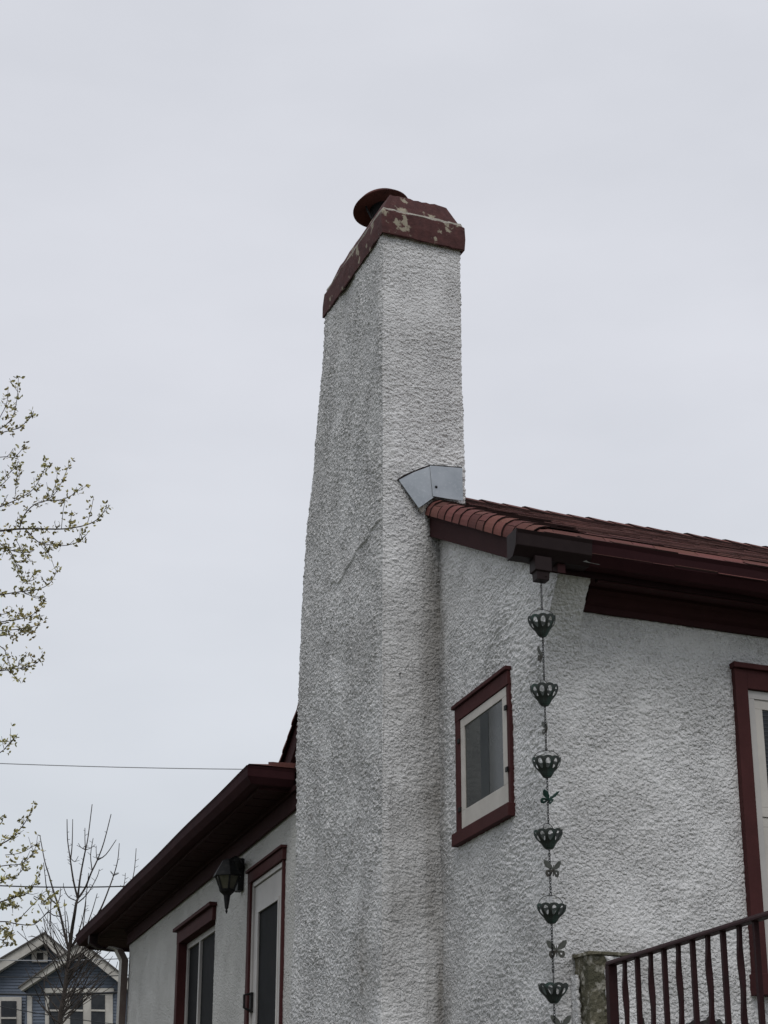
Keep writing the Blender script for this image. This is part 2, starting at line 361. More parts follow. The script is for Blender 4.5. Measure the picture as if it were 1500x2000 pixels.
def lay(fn, total, amax):
    e = .148; k = 0; t = -.01
    while t < total:
        a = -rr.random() * .0
        first = True
        while a < amax:
            w = rr.choice([.13, .17, .21, .26, .30]) * (1 if not first else rr.uniform(.4, 1)); first = False
            thick = rr.choice([.004, .005, .009]); v = rr.uniform(.66, 1.15)
            flat = a > .3 and t > .25
            if flat: thick = rr.choice([.0025, .003, .004])
            low = t + rr.uniform(-.004, .004)
            tab(low, min(t + e + .10, total), a + .002, a + w - .002, 0, .001 + thick + (0 if flat else .005) + rr.uniform(0, .002), .0005, (v, v * rr.uniform(.92, 1.02), v * rr.uniform(.9, 1.02), 1), fn, thick)
            a += w
        t += e * rr.uniform(.86, 1.14); k += 1
lay(near, 3.372, 6.0); lay(far, 3.60, 3.0)
# ridge caps
x = .0
while x < 6.2:
    v = rr.uniform(.7, 1.1); lf = rr.uniform(0, .012); b0 = len(tv); z0 = RIDGE_Z
    for (rx, dz) in ((x - .05, .018 + lf * .6), (x + .22, .006)):
        for (ds, dd) in ((-.17, -.17 * SL), (-.06, -.018), (0, 0), (.06, -.018), (.17, -.17 * SL)):
            tv.append(H(RIDGE_S + ds, rx, z0 + dz + dd))
        for (ds, dd) in ((-.17, -.17 * SL), (-.06, -.018), (0, 0), (.06, -.018), (.17, -.17 * SL)):
            tv.append(H(RIDGE_S + ds, rx, z0 + dz + dd - .009))
    for j in range(4):
        for f_, mi in (((b0 + j, b0 + j + 1, b0 + 11 + j, b0 + 10 + j), 0), ((b0 + j, b0 + j + 1, b0 + 6 + j, b0 + 5 + j), 1)):
            tf.append(f_); tmi.append(mi); tcol.append((v, v, v, 1))
    tf.append((b0, b0 + 10, b0 + 15, b0 + 5)); tmi.append(1); tcol.append((v, v, v, 1))
    x += .17 + rr.uniform(-.01, .01)
me = bpy.data.meshes.new('roof'); o0 = origin(house); me.from_pydata([tuple(v - o0) for v in tv], [], tf)
me.materials.append(M['shingle']); me.materials.append(M['shingle_edge']); me.polygons.foreach_set('material_index', tmi)
ca = me.color_attributes.new('tint', 'FLOAT_COLOR', 'CORNER'); arr = []
for p_, c4 in zip(me.polygons, tcol): arr += list(c4) * p_.loop_total
ca.data.foreach_set('color', arr)
roof = bpy.data.objects.new('roof', me); COL.objects.link(roof); roof.parent = house; roof['label'] = 'red shingle gable roof with shingles wrapped over the rake edge'
dk = MB()      # deck under the shingles, reaching down inside the rolled edge
for (sa, sb) in ((-.22, RIDGE_S), (6.58, RIDGE_S)):
    dk.add([H(sa, -.03, roof_z(sa) - .03), H(sb, -.03, roof_z(sb) - .03), H(sb, 7.6, roof_z(sb) - .03), H(sa, 7.6, roof_z(sa) - .03),
            H(sa, -.03, roof_z(sa) - .11), H(sb, -.03, roof_z(sb) - .11), H(sb, 7.6, roof_z(sb) - .11), H(sa, 7.6, roof_z(sa) - .11)],
           [(0, 1, 2, 3), (4, 5, 6, 7), (0, 1, 5, 4), (1, 2, 6, 5), (2, 3, 7, 6), (3, 0, 4, 7)])
dk.build('roof_deck', 'trim', roof)
# --- rake boards
def rz(s): return 4.600 + .4455 * (s + .33)
b = MB(); b.prism([H(-.33, -.05, 4.60), H(1.72, -.05, rz(1.72)), H(1.72, -.05, rz(1.72) + .16), H(-.33, -.05, 4.60 + .16)], R * .045)
b.prism([H(-.33, -.062, 4.72), H(1.72, -.062, rz(1.72) + .12), H(1.72, -.062, rz(1.72) + .165), H(-.33, -.062, 4.60 + .165)], R * .010)
b.build('rake_board', 'trim', house, bevel=.003)
b = MB(); zf = lambda s: roof_z(s) - .27
b.prism([H(3.2, -.05, zf(3.2)), H(6.55, -.05, zf(6.55)), H(6.55, -.05, zf(6.55) + .19), H(3.2, -.05, zf(3.2) + .19)], R * .045)
b.build('rake_board', 'trim', house)
# --- fascia, soffit, frieze along the eaves wall
b = MB(); b.hbox(-.262, -.240, -.052, 7.5, 4.628, 4.78); b.build('fascia', 'trim_shaded', house, bevel=.002)
b = MB(); b.hbox(-.240, -.105, .02, 7.5, 4.640, 4.655)
b.hbox(-.240, -.20, .22, 7.5, 4.618, 4.640); b.build('soffit', 'trim', house)
b = MB(); pr = [(0.01, 4.655), (-.112, 4.655), (-.108, 4.625), (-.085, 4.610), (-.065, 4.575), (-.035, 4.560), (-.028, 4.530), (.01, 4.530)]
b.prism([H(s, .232, z) for s, z in pr], R * 7.3); b.build('frieze_moulding', 'trim', house)

# --- main gutter, its newer dark end piece, the outlet
def gutter_profile(inner, outer, zt, zb, r):
    q = [(inner, zt), (inner, zb), (inner - (inner - outer) * .60, zb), (outer + .012, zb + .045), (outer + .006, zt - .018), (outer - .004, zt), (outer + .006, zt - .002),
         (outer + .014, zt - .02), (outer + .02, zb + .047), (inner - (inner - outer) * .58, zb + .006), (inner - .004, zb + .006), (inner - .004, zt)]
    return [H(s, r, z) for s, z in q]
b = MB(); secs = []
for i in range(40):
    r = .10 + 7.4 * i / 39; w = .004 * math.sin(r * 3.1) + .003 * math.sin(r * 7.7)
    secs.append(gutter_profile(-.264, -.392, 4.768 + w, 4.652 + w, r))
b.loft(secs); gut = b.build('gutter', 'gutter', house, label='maroon gutter along the front eaves')
b = MB(); b.loft([gutter_profile(-.262, -.399, 4.772, 4.649, -.30), gutter_profile(-.262, -.399, 4.772, 4.649, .125)])
b.prism([H(-.262, -.305, 4.776), H(-.262, -.305, 4.645), H(-.34, -.305, 4.645), H(-.386, -.305, 4.69), H(-.401, -.305, 4.775)], R * .008)
b.build('gutter_end', 'gutter_dark', gut, bevel=.005)
OS, OR = -.335, -.148
b = MB(); oc = H(OS, OR, 0)
def ring(hw, hd, z): return [oc + R * a * hw + L * c * hd + Z * z for a, c in ((-1, -1), (1, -1), (1, 1), (-1, 1))]
b.loft([ring(.046, .04, 4.655), ring(.046, .04, 4.583), ring(.036, .032, 4.578), ring(.034, .030, 4.538)])
b.tube([oc + L * -.031 + R * .016 + Z * 4.556, oc + L * -.037 + R * .016 + Z * 4.556], .004, 8)
b.build('outlet', 'gutter_dark', gut, bevel=.002)
b = MB(); r_a, z_a = on_R(1138, 1090, -.40); b.prism([H(-.400, r_a, 4.650), H(-.400, r_a + .02, 4.659), H(-.398, r_a + .04, 4.651), H(-.397, r_a + .10, 4.649), H(-.398, r_a + .09, 4.647)], L * .003)
b.build('peeling_sealant', 'wing_metal', gut)
# a lifted shingle corner and gutter hanger at the eaves
b = MB(); b.prism([H(-.30, .02, 4.79), H(-.30, .16, 4.80), H(-.28, .10, 4.835)], L * .10); b.build('lifted_shingle', 'shingle_edge', roof)

# ------------------------------------------------------------------ chimney
CS, CR0, CR1 = 1.7038, -.3665, .185
zk = [0, 2.8, 4.49, 5.2, 5.6, 5.92, 6.35, 6.81, 7.3, 7.56]; wk = [2.13, 2.112, 2.072, 1.995, 1.945, 1.878, 1.775, 1.655, 1.50, 1.43]
ZC = np.concatenate([np.linspace(0, 2.25, 20)[:-1], np.arange(2.25, 7.70, .0044)]); nzc = len(ZC)
wz = np.interp(ZC, zk, wk); k_ = np.ones(41) / 41; wz = np.convolve(np.pad(wz, 20, 'edge'), k_, 'valid')
T = []
T += [(0, t) for t in np.linspace(1, 0, 132)]             # front face: r from CR1 to CR0
T += [(1, t) for t in np.linspace(0, 1, 262)[1:]]         # wide side: s
T += [(2, t) for t in np.linspace(0, 1, 12)[1:]]          # far end
T += [(3, t) for t in np.linspace(1, 0, 26)[1:]]          # roof side
T = np.array(T); ntc = len(T); P = np.zeros((ntc, nzc, 3)); nrm = np.zeros((ntc, 1, 3)); fr = (CR1 - CR0)
s_loc = np.zeros((ntc, nzc)); r_loc = np.zeros((ntc, nzc))
for i, (fc, t) in enumerate(T):
    if fc == 0: s_loc[i] = 0; r_loc[i] = CR0 + fr * t; n = nr_
    if fc == 1: s_loc[i] = wz * t; r_loc[i] = CR0; n = nl_
    if fc == 2: s_loc[i] = wz; r_loc[i] = CR0 + fr * t; n = -nr_
    if fc == 3: s_loc[i] = wz * t; r_loc[i] = CR1; n = -nl_
    nrm[i, 0] = n
ker = np.ones(5) / 5; nn = nrm[:, 0].copy()
for j in range(3): nn[:, j] = np.convolve(np.pad(nrm[:, 0, j], 2, 'wrap'), ker, 'valid')
nrm[:, 0] = nn / np.linalg.norm(nn, axis=1)[:, None] * .9
P = c0 + l_ * (CS + s_loc)[:, :, None] + r_ * r_loc[:, :, None]; P[:, :, 2] = ZC
h1 = stucco_height(ntc, nzc, .0043, .0044, 90, 1.05, 1.0, .8); h2 = stucco_height(ntc, nzc, .0080, .0044, 95, 1.6, 1.2)
w = np.zeros(ntc); w[T[:, 0] != 0] = 1; w = np.convolve(np.pad(w, 3, 'edge'), np.ones(7) / 7, 'valid')[:, None]
hh = h1 * (1 - w) + h2 * w
ed = (np.abs(np.arange(ntc) - 131)[:, None] / 8.0); hh = hh - .010 * np.exp(-ed ** 2) + .010 * blur_noise((ntc, nzc), (6, 90), 33) * np.exp(-(ed / 2.4) ** 2)
# slanting seam of an old repair on the wide side
wig = .028 * blur_noise((ntc, nzc), (10, 10), 35)
zs_ = 5.575 - .03 * s_loc + wig * 1.3
seam = np.clip((ZC[None, :] - zs_) / .012, 0, 1) * np.exp(-np.maximum(ZC[None, :] - zs_, 0) / .12) * (T[:, 0] == 1)[:, None] * np.clip((1.30 - s_loc) / .2, 0, 1) * np.clip((s_loc - .02) / .1, 0, 1)
hh = hh + seam * .013
P = P + nrm * hh[:, :, None]
P[:, :, 2] = np.minimum(P[:, :, 2], 7.56 + .07 * s_loc)
P = np.concatenate([P, P[:1]])
st = blur_noise((ntc, nzc), (4, 70), 51); sp = blur_noise((ntc, nzc), (1.5, 1.5), 52); bl = blur_noise((ntc, nzc), (20, 26), 53)
side = (T[:, 0] == 1)[:, None]; Zc = ZC[None, :]
dirt = .03 + side * .065 + .025 * bl + (.10 + .07 * side) * np.clip(sp - .9, 0, 1.2)
low = np.clip((6.1 - Zc) / 2.0, 0, 1)
dirt += ((T[:, 0] == 0)[:, None]) * low * (.10 + .07 * bl)
dirt += ((T[:, 0] == 0)[:, None]) * np.exp(-((r_loc + .02) / .085) ** 2) * np.clip((5.72 - Zc) / .12, 0, 1) * (.36 + .16 * st)
dirt += side * np.exp(-((s_loc - .28) / .22) ** 2) * np.exp(-((Zc - 2.7) / .5) ** 2) * (.16 + .22 * np.clip(bl, 0, 2))
dirt += side * np.exp(-((s_loc - .45 - .1 * bl) / .35) ** 2) * (.04 + np.clip(bl, 0, 2) * .10) * low
dirt += side * np.clip(blur_noise((ntc, nzc), (2.2, 3.0), 58) - .7, 0, 1.2) * (.07 + .10 * low)
dirt += np.clip(st - .2, 0, 2) * .07 * np.exp(-np.maximum(7.5 - Zc, 0) / .35) + np.clip(blur_noise((ntc, nzc), (3, 140), 59) - .9, 0, 2) * .03
dirt = np.concatenate([dirt, dirt[:1]])
chim = grid_mesh('chimney', P, None, 'stucco', house, dirt, 'tall tapering white roughcast chimney with maroon cap')
b = MB()
def cring(o, z, w_):        # the cap rises slightly towards its far end
    lo = o * .5 if o > 0 else o; up = .105
    return [H(CS - o, CR0 - lo, z), H(CS + w_ + o, CR0 - lo, z + up), H(CS + w_ + o, CR1 + o, z + up), H(CS - o, CR1 + o, z)]
def wavy(secs, seed, amp=.004, nper=14):
    rq = random.Random(seed); outp = []
    for q in secs:
        ring_ = []
        for i in range(4):
            a, c2 = q[i], q[(i + 1) % 4]
            for j in range(nper):
                p = a.lerp(c2, j / nper)
                ring_.append(p + Vector((rq.uniform(-amp, amp), rq.uniform(-amp, amp), rq.uniform(-amp, amp))))
        outp.append(ring_)
    return outp
q = wavy([cring(-.06, 7.62, 1.43), cring(.016, 7.538, 1.43), cring(.030, 7.538, 1.43), cring(.032, 7.62, 1.42), cring(.028, 7.708, 1.40), cring(.004, 7.728, 1.39), cring(-.068, 7.892, 1.36), cring(-.10, 7.896, 1.36)], 5)
b.loft(q); cap = b.build('chimney_cap', 'cap_paint', chim, label='maroon chimney cap with paint flaking off to pale mortar')
cap.modifiers.new('bevel', 'BEVEL').width = .004
b = MB(); b.loft(wavy([cring(.0, 7.718, 1.39), cring(.013, 7.722, 1.39), cring(.008, 7.738, 1.39), cring(-.01, 7.746, 1.39)], 8, .005)); b.build('mortar_joint', 'mortar', chim)
# round rain hood over the flue
HR = -.10; hs, hz = on_L(745, 409, HR); hc = H(hs, HR, hz); ax = Vector((-.20, .20, 1)).normalized()
b = MB(); rd = .200
b.lathe(hc, [(rd, 0), (rd + .004, .006), (rd * .8, .055), (rd * .4, .10), (.012, .125), (.010, .119), (rd * .4, .094), (rd * .78, .05), (rd - .004, .004)], 48, ax)
hood = b.build('rain_hood', 'fluered', chim, smooth=True, label='round red metal rain hood over the flue')
b = MB(); b.lathe(hc + ax * -.32, [(.085, 0), (.085, .36), (.075, .36), (.075, .02)], 32, ax); b.build('flue_pipe', 'soot', chim, smooth=True)
for aa in (0.5, 2.1, 3.6, 5.2):
    b = MB(); d = Vector((math.cos(aa), math.sin(aa), 0)); b.tube([hc + d * .10 + ax * -.12, hc + d * .12 + ax * -.04, hc + d * .13 + ax * .03], .007, 6)
    b.build('hood_bracket', 'soot', hood if False else chim)
# mortar lumps beside the flue
b = MB()
for (px, py, sz) in ((738, 425, .030), (731, 432, .026), (727, 438, .020)):
    s0, z0 = on_L(px, py, CR0 + .03); b.tube([H(s0, CR0 + .03, z0 - .03), H(s0 + .04, CR0 + .05, z0), H(s0 + .02, CR0 + .09, z0 + .03)], [sz * .7, sz * .55, sz * .3], 7)
b.build('mortar_lump', 'mortar', chim)
# galvanised flashing where the rolled rake meets the chimney
def plate(pts, s, t, tilt=0, name='flashing', m='galv', par=None):
    b = MB(); q = []
    for (x, y, o) in pts:
        r, z = on_R(x, y, s - o); q.append(H(s - o, r, z))
    b.prism(q, NR * -t); return b.build(name, m, par, bevel=.001)
plate([(778, 936, .02), (806, 923, .022), (841, 910, .03), (848, 971, .06), (818, 992, .05)], CS, .003, par=chim)
plate([(840, 909, .036), (878, 912, .032), (903, 914, .03), (904.5, 978, .062), (875, 974, .066), (846, 969, .068)], CS, .003, par=chim)
b = MB(); b.tube([H(CS - .018 - .004 * (k % 2), *on_R(x, y, CS - .02)) for k, (x, y) in enumerate(((777, 937), (790, 929), (806, 922), (824, 915), (841, 909), (860, 911), (882, 912), (902, 914)))], .0055, 6); b.build('sealant_bead', 'gutter_dark', chim)
r0, z0 = on_R(852, 951, CS - .06); b = MB(); b.lathe(H(CS - .055, r0, z0), [(.009, 0), (.009, .006), (.004, .010)], 8, NR); b.build('flashing_bolt', 'iron', chim)
plate([(818, 992, .03), (835, 984, .03), (829, 997, .03), (824, 1001, .03)], CS, .01, name='wood_block', m='mortar', par=chim)
# rust nail, small vent hole
r0, z0 = on_R(780, 1316, CS); b = MB(); b.tube([H(CS, r0, z0), H(CS - .02, r0, z0 - .004)], .004, 6); b.build('nail', 'iron', chim)

# ------------------------------------------------------------------ windows on the main house
def hrect_ring(b, axis, k0, k1, a0, a1, z0, z1, t, mi=0, tt=None, tb=None):
    """picture-frame of four bars; axis 's': in plane of the gable wall, k = r depth range"""
    tt = t if tt is None else tt; tb = t if tb is None else tb
    for (x0, x1, y0, y1) in ((a0, a0 + t, z0 + tb, z1 - tt), (a1 - t, a1, z0 + tb, z1 - tt), (a0, a1, z0, z0 + tb), (a0, a1, z1 - tt, z1)):
        if axis == 's': b.hbox(x0, x1, k0, k1, y0, y1, mi)
        else: b.hbox(k0, k1, x0, x1, y0, y1, mi)
# small window on the gable wall
s0, s1 = .472, on_L(881, 1392, -.038)[0]; z0, z1 = 3.541, on_L(881, 1392, -.038)[1] + .034
b = MB()
b.hbox(s0 + .008, s0 + .048, -.018, .02, z0 + .07, z1 - .10); b.hbox(s1 - .10, s1 - .02, -.022, .02, z0 + .07, z1 - .10)
b.hbox(s0 + .008, s1 - .02, -.024, .02, z1 - .10, z1 - .022)
b.hbox(s0, s1, -.040, .02, z1 - .022, z1)
b.hbox(s0 - .005, s1 + .01, -.042, .02, z0, z0 + .07)
win = b.build('window', 'trim_bright', house, bevel=.003, label='small sash window with peeling white sash beside the chimney')
b = MB(); a0, a1, y0, y1 = s0 + .050, s1 - .102, z0 + .072, z1 - .102
hrect_ring(b, 's', -.017, -.002, a0, a1, y0, y1, .065, tt=.05, tb=.11); b.build('sash', 'white', win, bevel=.002)
b = MB(); b.hbox(a0 + .05, a1 - .05, -.010, -.004, y0 + .10, y1 - .04); b.build('pane', 'glass', win)
b = MB(); b.hbox(a0 + .30, a0 + .43, -.0115, -.0105, y0 + .10, y1 - .06); b.build('curtain', 'curtain', win)
for (a, z) in ((a0 - .01, y1 - .12), (a0 - .01, y0 + .18), (a1 + .01, y1 - .12), (a1 + .01, y0 + .12)):
    b = MB(); b.hbox(a - .012, a + .02, -.030, -.021, z - .012, z + .014); b.build('sash_clip', 'iron', win, bevel=.002)
# tall window on the eaves wall
r0, r1, z0, z1 = 1.113, 2.10, 2.637, 4.356
b = MB()
b.hbox(-.042, .02, r0 + .010, r0 + .088, z0 + .105, z1 - .03); b.hbox(-.042, .02, r1 - .135, r1 - .022, z0 + .105, z1 - .03)
b.hbox(-.040, .02, r0 + .088, r1 - .135, z1 - .135, z1 - .03)
b.hbox(-.062, .02, r0, r1, z1 - .03, z1)
b.hbox(-.070, .02, r0, r1, z0, z0 + .105)
win = b.build('window', 'trim_bright', house, bevel=.003, label='tall double-hung window with maroon casing behind the railing')
b = MB(); hrect_ring(b, 'r', -.020, .015, r0 + .090, r1 - .137, z0 + .107, z1 - .137, .045)
b.build('window_frame', 'door_white', win, bevel=.002)
b = MB(); zm = (z0 + z1) / 2 + .05
hrect_ring(b, 'r', -.012, .012, r0 + .136, r1 - .183, zm, z1 - .183, .05); hrect_ring(b, 'r', -.006, .014, r0 + .136, r1 - .183, z0 + .153, zm - .002, .05)
b.build('sash', 'white', win, bevel=.002)
b = MB(); b.hbox(-.003, .003, r0 + .18, r1 - .23, z0 + .2, z1 - .23); b.build('pane', 'glass_dark', win)
b = MB(); zz = zm + .06
while zz < z1 - .24: b.hbox(-.0055, -.0035, r0 + .188, r1 - .24, zz, zz + .006); zz += .022
b.build('blind', 'curtain', win)
# dark patches where stucco has come away behind the railing
rq = random.Random(5)
for (xa, xb, yt, nn_) in ((1224, 1262, 1972, 9), (1328, 1432, 1985, 16)):
    pts = []
    for i in range(nn_ + 1):
        x = xa + (xb - xa) * i / nn_; e = math.sin(math.pi * i / nn_) ** .5
        y = 2016 - (2016 - yt) * e * rq.uniform(.65, 1.1); r, z = on_R(x, y, -.012); pts.append(H(-.012, r, z))
    pts += [H(-.012, on_R(xb + 3, 2090, -.012)[0], on_R(xb + 3, 2090, -.012)[1]), H(-.012, on_R(xa - 3, 2090, -.012)[0], on_R(xa - 3, 2090, -.012)[1])]
    b = MB(); b.prism(pts, NR * -.02); b.build('bare_patch', 'bare', house)

# ------------------------------------------------------------------ low wing past the chimney
WR = -.30                                     # its wall plane
WZT = 4.24
def wl(x, y): return on_L(x, y, WR)
dtl, dtr = on_L(484.4, 1703.6, WR - .03), wl(560.4, 1648.5); d0, d1, dz = dtr[0], dtl[0], (dtl[1] + dtr[1]) / 2
wtl, wtr = on_L(344.7, 1819.5, WR - .03), wl(423.6, 1756.8); v0, v1, vz = wtr[0], wtl[0], (wtl[1] + wtr[1]) / 2
WE = wl(252, 1880)[0]
print('door', d0, d1, dz, 'win', v0, v1, vz, 'end', WE)
sA = np.linspace(3.70, WE, 700); zA = np.concatenate([np.linspace(0, 2.4, 12)[:-1], np.arange(2.4, 4.40, .012)])
hW = stucco_height(700, len(zA), .0105, .012, 140, .42)
P = c0 + r_ * WR + l_ * sA[:, None, None] + nl_ * hW[:, :, None] + np.array([0, 0, 1.]) * zA[None, :, None]
S_, Z_ = np.meshgrid(sA, zA, indexing='ij')
def hole(a0, a1, z0, z1): return (S_[:-1, :-1] > a0) & (S_[1:, 1:] < a1) & (Z_[:-1, :-1] > z0) & (Z_[1:, 1:] < z1)
keep = ~(hole(d0 + .04, d1 - .04, 1.70, dz - .04) | hole(v0 + .03, v1 - .04, 2.35, vz - .04))
grid_mesh('wall', P, keep, 'stucco_smooth', house, None, 'smoother stucco wall of the low wing')
b = MB()
b.prism([H(WE, WR, 0), H(WE, WR + 3.5, 0), H(WE, WR + 3.5, 4.35), H(WE, WR, 4.35)], L * -.15)
b.build('wall', 'stucco_smooth', house); b = MB()
b.prism([H(3.70, WR + .01, 0), H(3.70, .05, 0), H(3.70, .05, 4.35), H(3.70, WR + .01, 4.35)], L * .1)
b.build('wall', 'stucco_smooth', house)
# dark room behind the openings
b = MB(); b.hbox(3.75, WE - .2, WR + .35, WR + .40, 1.5, 4.3); b.build('room_wall', 'soot', house)
# eaves of the wing
g0s, g0z = on_L(482, 1490, -.70); g1s, g1z = on_L(147, 1829, -.70); GZ = (g0z + g1z) / 2
print('wing gutter', g0s, g1s, g0z, g1z)
WS = .30
b = MB()
def wprof(s, r_o, zt, zb):   # gutter section running along s, outer face at r_o
    q = [(r_o + .12, zt), (r_o + .12, zb), (r_o + .045, zb), (r_o + .012, zb + .045), (r_o + .008, zt - .02), (r_o, zt), (r_o + .012, zt - .003), (r_o + .018, zt - .02), (r_o + .02, zb + .05), (r_o + .05, zb + .006), (r_o + .115, zb + .006), (r_o + .115, zt)]
    return [(a, z) for a, z in q]
secs = []
pr = wprof(0, -.70, GZ, GZ - .115)
secs.append([H(g0s + (a + .70), a, z) for a, z in pr])           # mitred corner
for i in range(1, 30):
    s = g0s + (g1s - g0s) * i / 29; wv = .004 * math.sin(s * 2.3); secs.append([H(s, a, z + wv) for a, z in pr])
b.loft(secs)
b.loft([[H(g0s + (a + .70), a, z) for a, z in pr], [H(g0s + (a + .70), CR0 + .02, z) for a, z in pr]])
wg = b.build('gutter', 'gutter', house, label='maroon gutter of the low wing turning its corner at the chimney')
b = MB()
b.hbox(g0s + .12, g1s + .0, -.578, -.555, GZ - .135, GZ + .01); b.hbox(g0s + .12, g0s + .143, -.555, .0, GZ - .135, GZ + .01)
b.hbox(g1s - .025, g1s, -.55, 3.3, GZ - .15, GZ + .02)
b.build('fascia', 'trim', house)
b = MB()     # soffit boards running out from the wall
s = g0s + .15; rq = random.Random(9)
while s < g1s - .05:
    w = .085; b.hbox(s, s + w - .006, -.553, WR - .003 if s < WE else 1.0, GZ - .118 + rq.uniform(0, .004), GZ - .098); s += w
b.hbox(g0s + .14, g1s - .03, -.55, 1.0, GZ - .094, GZ - .085)
b.build('soffit', 'trim', house)
b = MB(); b.hbox(3.72, WE + .02, WR - .030, WR - .008, WZT, GZ - .112); b.hbox(3.72, WE + .02, WR - .055, WR - .028, GZ - .150, GZ - .114)
b.build('frieze_board', 'trim', house, bevel=.003)
b = MB()     # wing roof: hip at the near end
e0, e1, rw = g0s + .02, g1s + .02, -.68
ridge_r = 1.0; hgt_ = (ridge_r - rw) * WS
pts = [H(e0, rw, GZ + .015), H(e1, rw, GZ + .015), H(e1, 2.7, GZ + .015), H(e0, 2.7, GZ + .015), H(e0 + 1.68, ridge_r, GZ + .015 + hgt_), H(e1 - 1.2, ridge_r, GZ + .015 + hgt_)]
b.add(pts, [(0, 1, 5, 4), (1, 2, 5), (2, 3, 4, 5), (3, 0, 4), (0, 1, 2, 3)])
b.build('roof', 'shingle', house).data.color_attributes.new('tint', 'FLOAT_COLOR', 'CORNER')
# a few curling shingle courses standing above the gutter return
b = MB(); rq = random.Random(2)
for k in range(5):
    ss = e0 + .02 + k * .10; lf = .012
    for j in range(4):
        ra = rw + .16 + (ss - e0) * 1.0 + j * .17
        if ra > CR0 + .2: continue
        zb = GZ + .02 + (ss - e0) * WS + lf
        b.prism([H(ss, ra, zb + rq.uniform(0, .012)), H(ss, ra + .16, zb + rq.uniform(0, .012)), H(ss + .14, ra + .16, zb + .14 * WS), H(ss + .14, ra, zb + .14 * WS)], Z * -.045)
o = b.build('hip_shingle', 'shingle', house); 
for o in list(house.children):
    if o.type == 'MESH' and o.data.materials and o.data.materials[0] == M['shingle'] and o.name != roof.name:
        ca = o.data.color_attributes.get('tint') or o.data.color_attributes.new('tint', 'FLOAT_COLOR', 'CORNER')
        ca.data.foreach_set('color', [.9, .9, .9, 1] * len(ca.data))
# --- door
b = MB(); cw = .085
hb = lambda a0, a1, r0, r1, z0, z1, m=0: b.hbox(a0, a1, WR + r0, WR + r1, z0, z1, m)
hb(d0 + .02, d0 + .052, -.022, .09, 1.72, dz - .10); hb(d1 - cw, d1, -.030, .09, 1.72, dz - .10); hb(d0, d1, -.032, .09, dz - .10, dz - .02); hb(d0 - .015, d1 + .015, -.05, .02, dz - .02, dz)
door = b.build('door', 'trim_bright', house, bevel=.003, label='white storm door in a maroon casing on the low wing')
b = MB(); i0, i1, it = d0 + .054, d1 - cw - .002, dz - .102
hrect_ring(b, 's', WR - .012, WR + .045, i0, i1, 1.74, it, .035)
hrect_ring(b, 's', WR + .002, WR + .035, i0 + .04, i1 - .04, 1.78, it - .04, .13, tt=.20, tb=.3)
hrect_ring(b, 's', WR - .004, WR + .01, i0 + .145, i1 - .145, 2.05, it - .215, .03)
b.build('door_frame', 'door_white', door, bevel=.002)
b = MB(); b.hbox(i0 + .16, i1 - .16, WR + .014, WR + .020, 2.06, it - .23); b.build('pane', 'screen', door)
hs_, hz_ = wl(487, 1958); b = MB()
b.hbox(d1 - cw - .075, d1 - cw - .035, WR - .020, WR + .004, hz_ - .08, hz_ + .06); b.tube([H(d1 - cw - .055, WR - .02, hz_ + .05), H(d1 - cw - .055, WR - .065, hz_ + .04), H(d1 - cw - .055, WR - .065, hz_ - .05), H(d1 - cw - .055, WR - .02, hz_ - .07)], .009, 8)
b.build('door_handle', 'iron', door)
# --- wing window
b = MB(); cw = .10
hb(v1 - cw - .02, v1 - .02, -.028, .13, 2.30, vz - .13); hb(v0 + .02, v1 - .02, -.03, .13, vz - .14, vz - .03); hb(v0 - .01, v1 + .01, -.065, .02, vz - .03, vz); hb(v0 - .01, v1 + .01, -.06, .13, 2.2, 2.3)
win = b.build('window', 'trim_bright', house, bevel=.003, label='dark sliding window with maroon casing on the low wing')
b = MB(); hrect_ring(b, 's', WR + .050, WR + .10, v0 + .045, v1 - cw - .02, 2.30, vz - .142, .05); m_ = on_L(393, 1850, WR + .06)[0]
b.hbox(m_ - .02, m_ + .025, WR + .045, WR + .09, 2.34, vz - .19); b.build('window_frame', 'door_white', win, bevel=.002)
b = MB(); b.hbox(v0 + .08, v1 - cw - .05, WR + .07, WR + .076, 2.33, vz - .17); b.build('pane', 'screen', win)
# --- downspout at the far corner
b = MB()
def sect(c, hs=.038, hr=.030): return [c + L * hs + R * hr, c - L * hs + R * hr, c - L * hs - R * hr, c + L * hs - R * hr]
# --- elbow under the gutter then pipe down the wall corner
sx0 = WE - .02
p_ = [(sx0 + .55, -.62, GZ - .115), (sx0 + .55, -.62, GZ - .20), (sx0 + .38, -.55, GZ - .27), (sx0 + .20, -.45, GZ - .31)]
b.loft([sect(H(*q), .05, .045) for q in p_]); dsp = b.build('downspout', 'gutter_dark', house, bevel=.003, label='dark elbow and cream downspout at the far corner of the wing')
b = MB(); p_ = [(sx0 + .24, -.47, GZ - .27), (sx0 + .12, -.40, GZ - .31), (sx0 + .05, -.352, GZ - .42), (sx0 + .05, -.352, GZ - .9), (sx0 + .05, -.352, .1)]
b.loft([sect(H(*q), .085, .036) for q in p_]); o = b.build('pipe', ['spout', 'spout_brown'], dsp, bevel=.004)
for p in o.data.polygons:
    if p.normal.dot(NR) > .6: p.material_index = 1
    if p.normal.dot(NL) > .6: p.material_index = 0

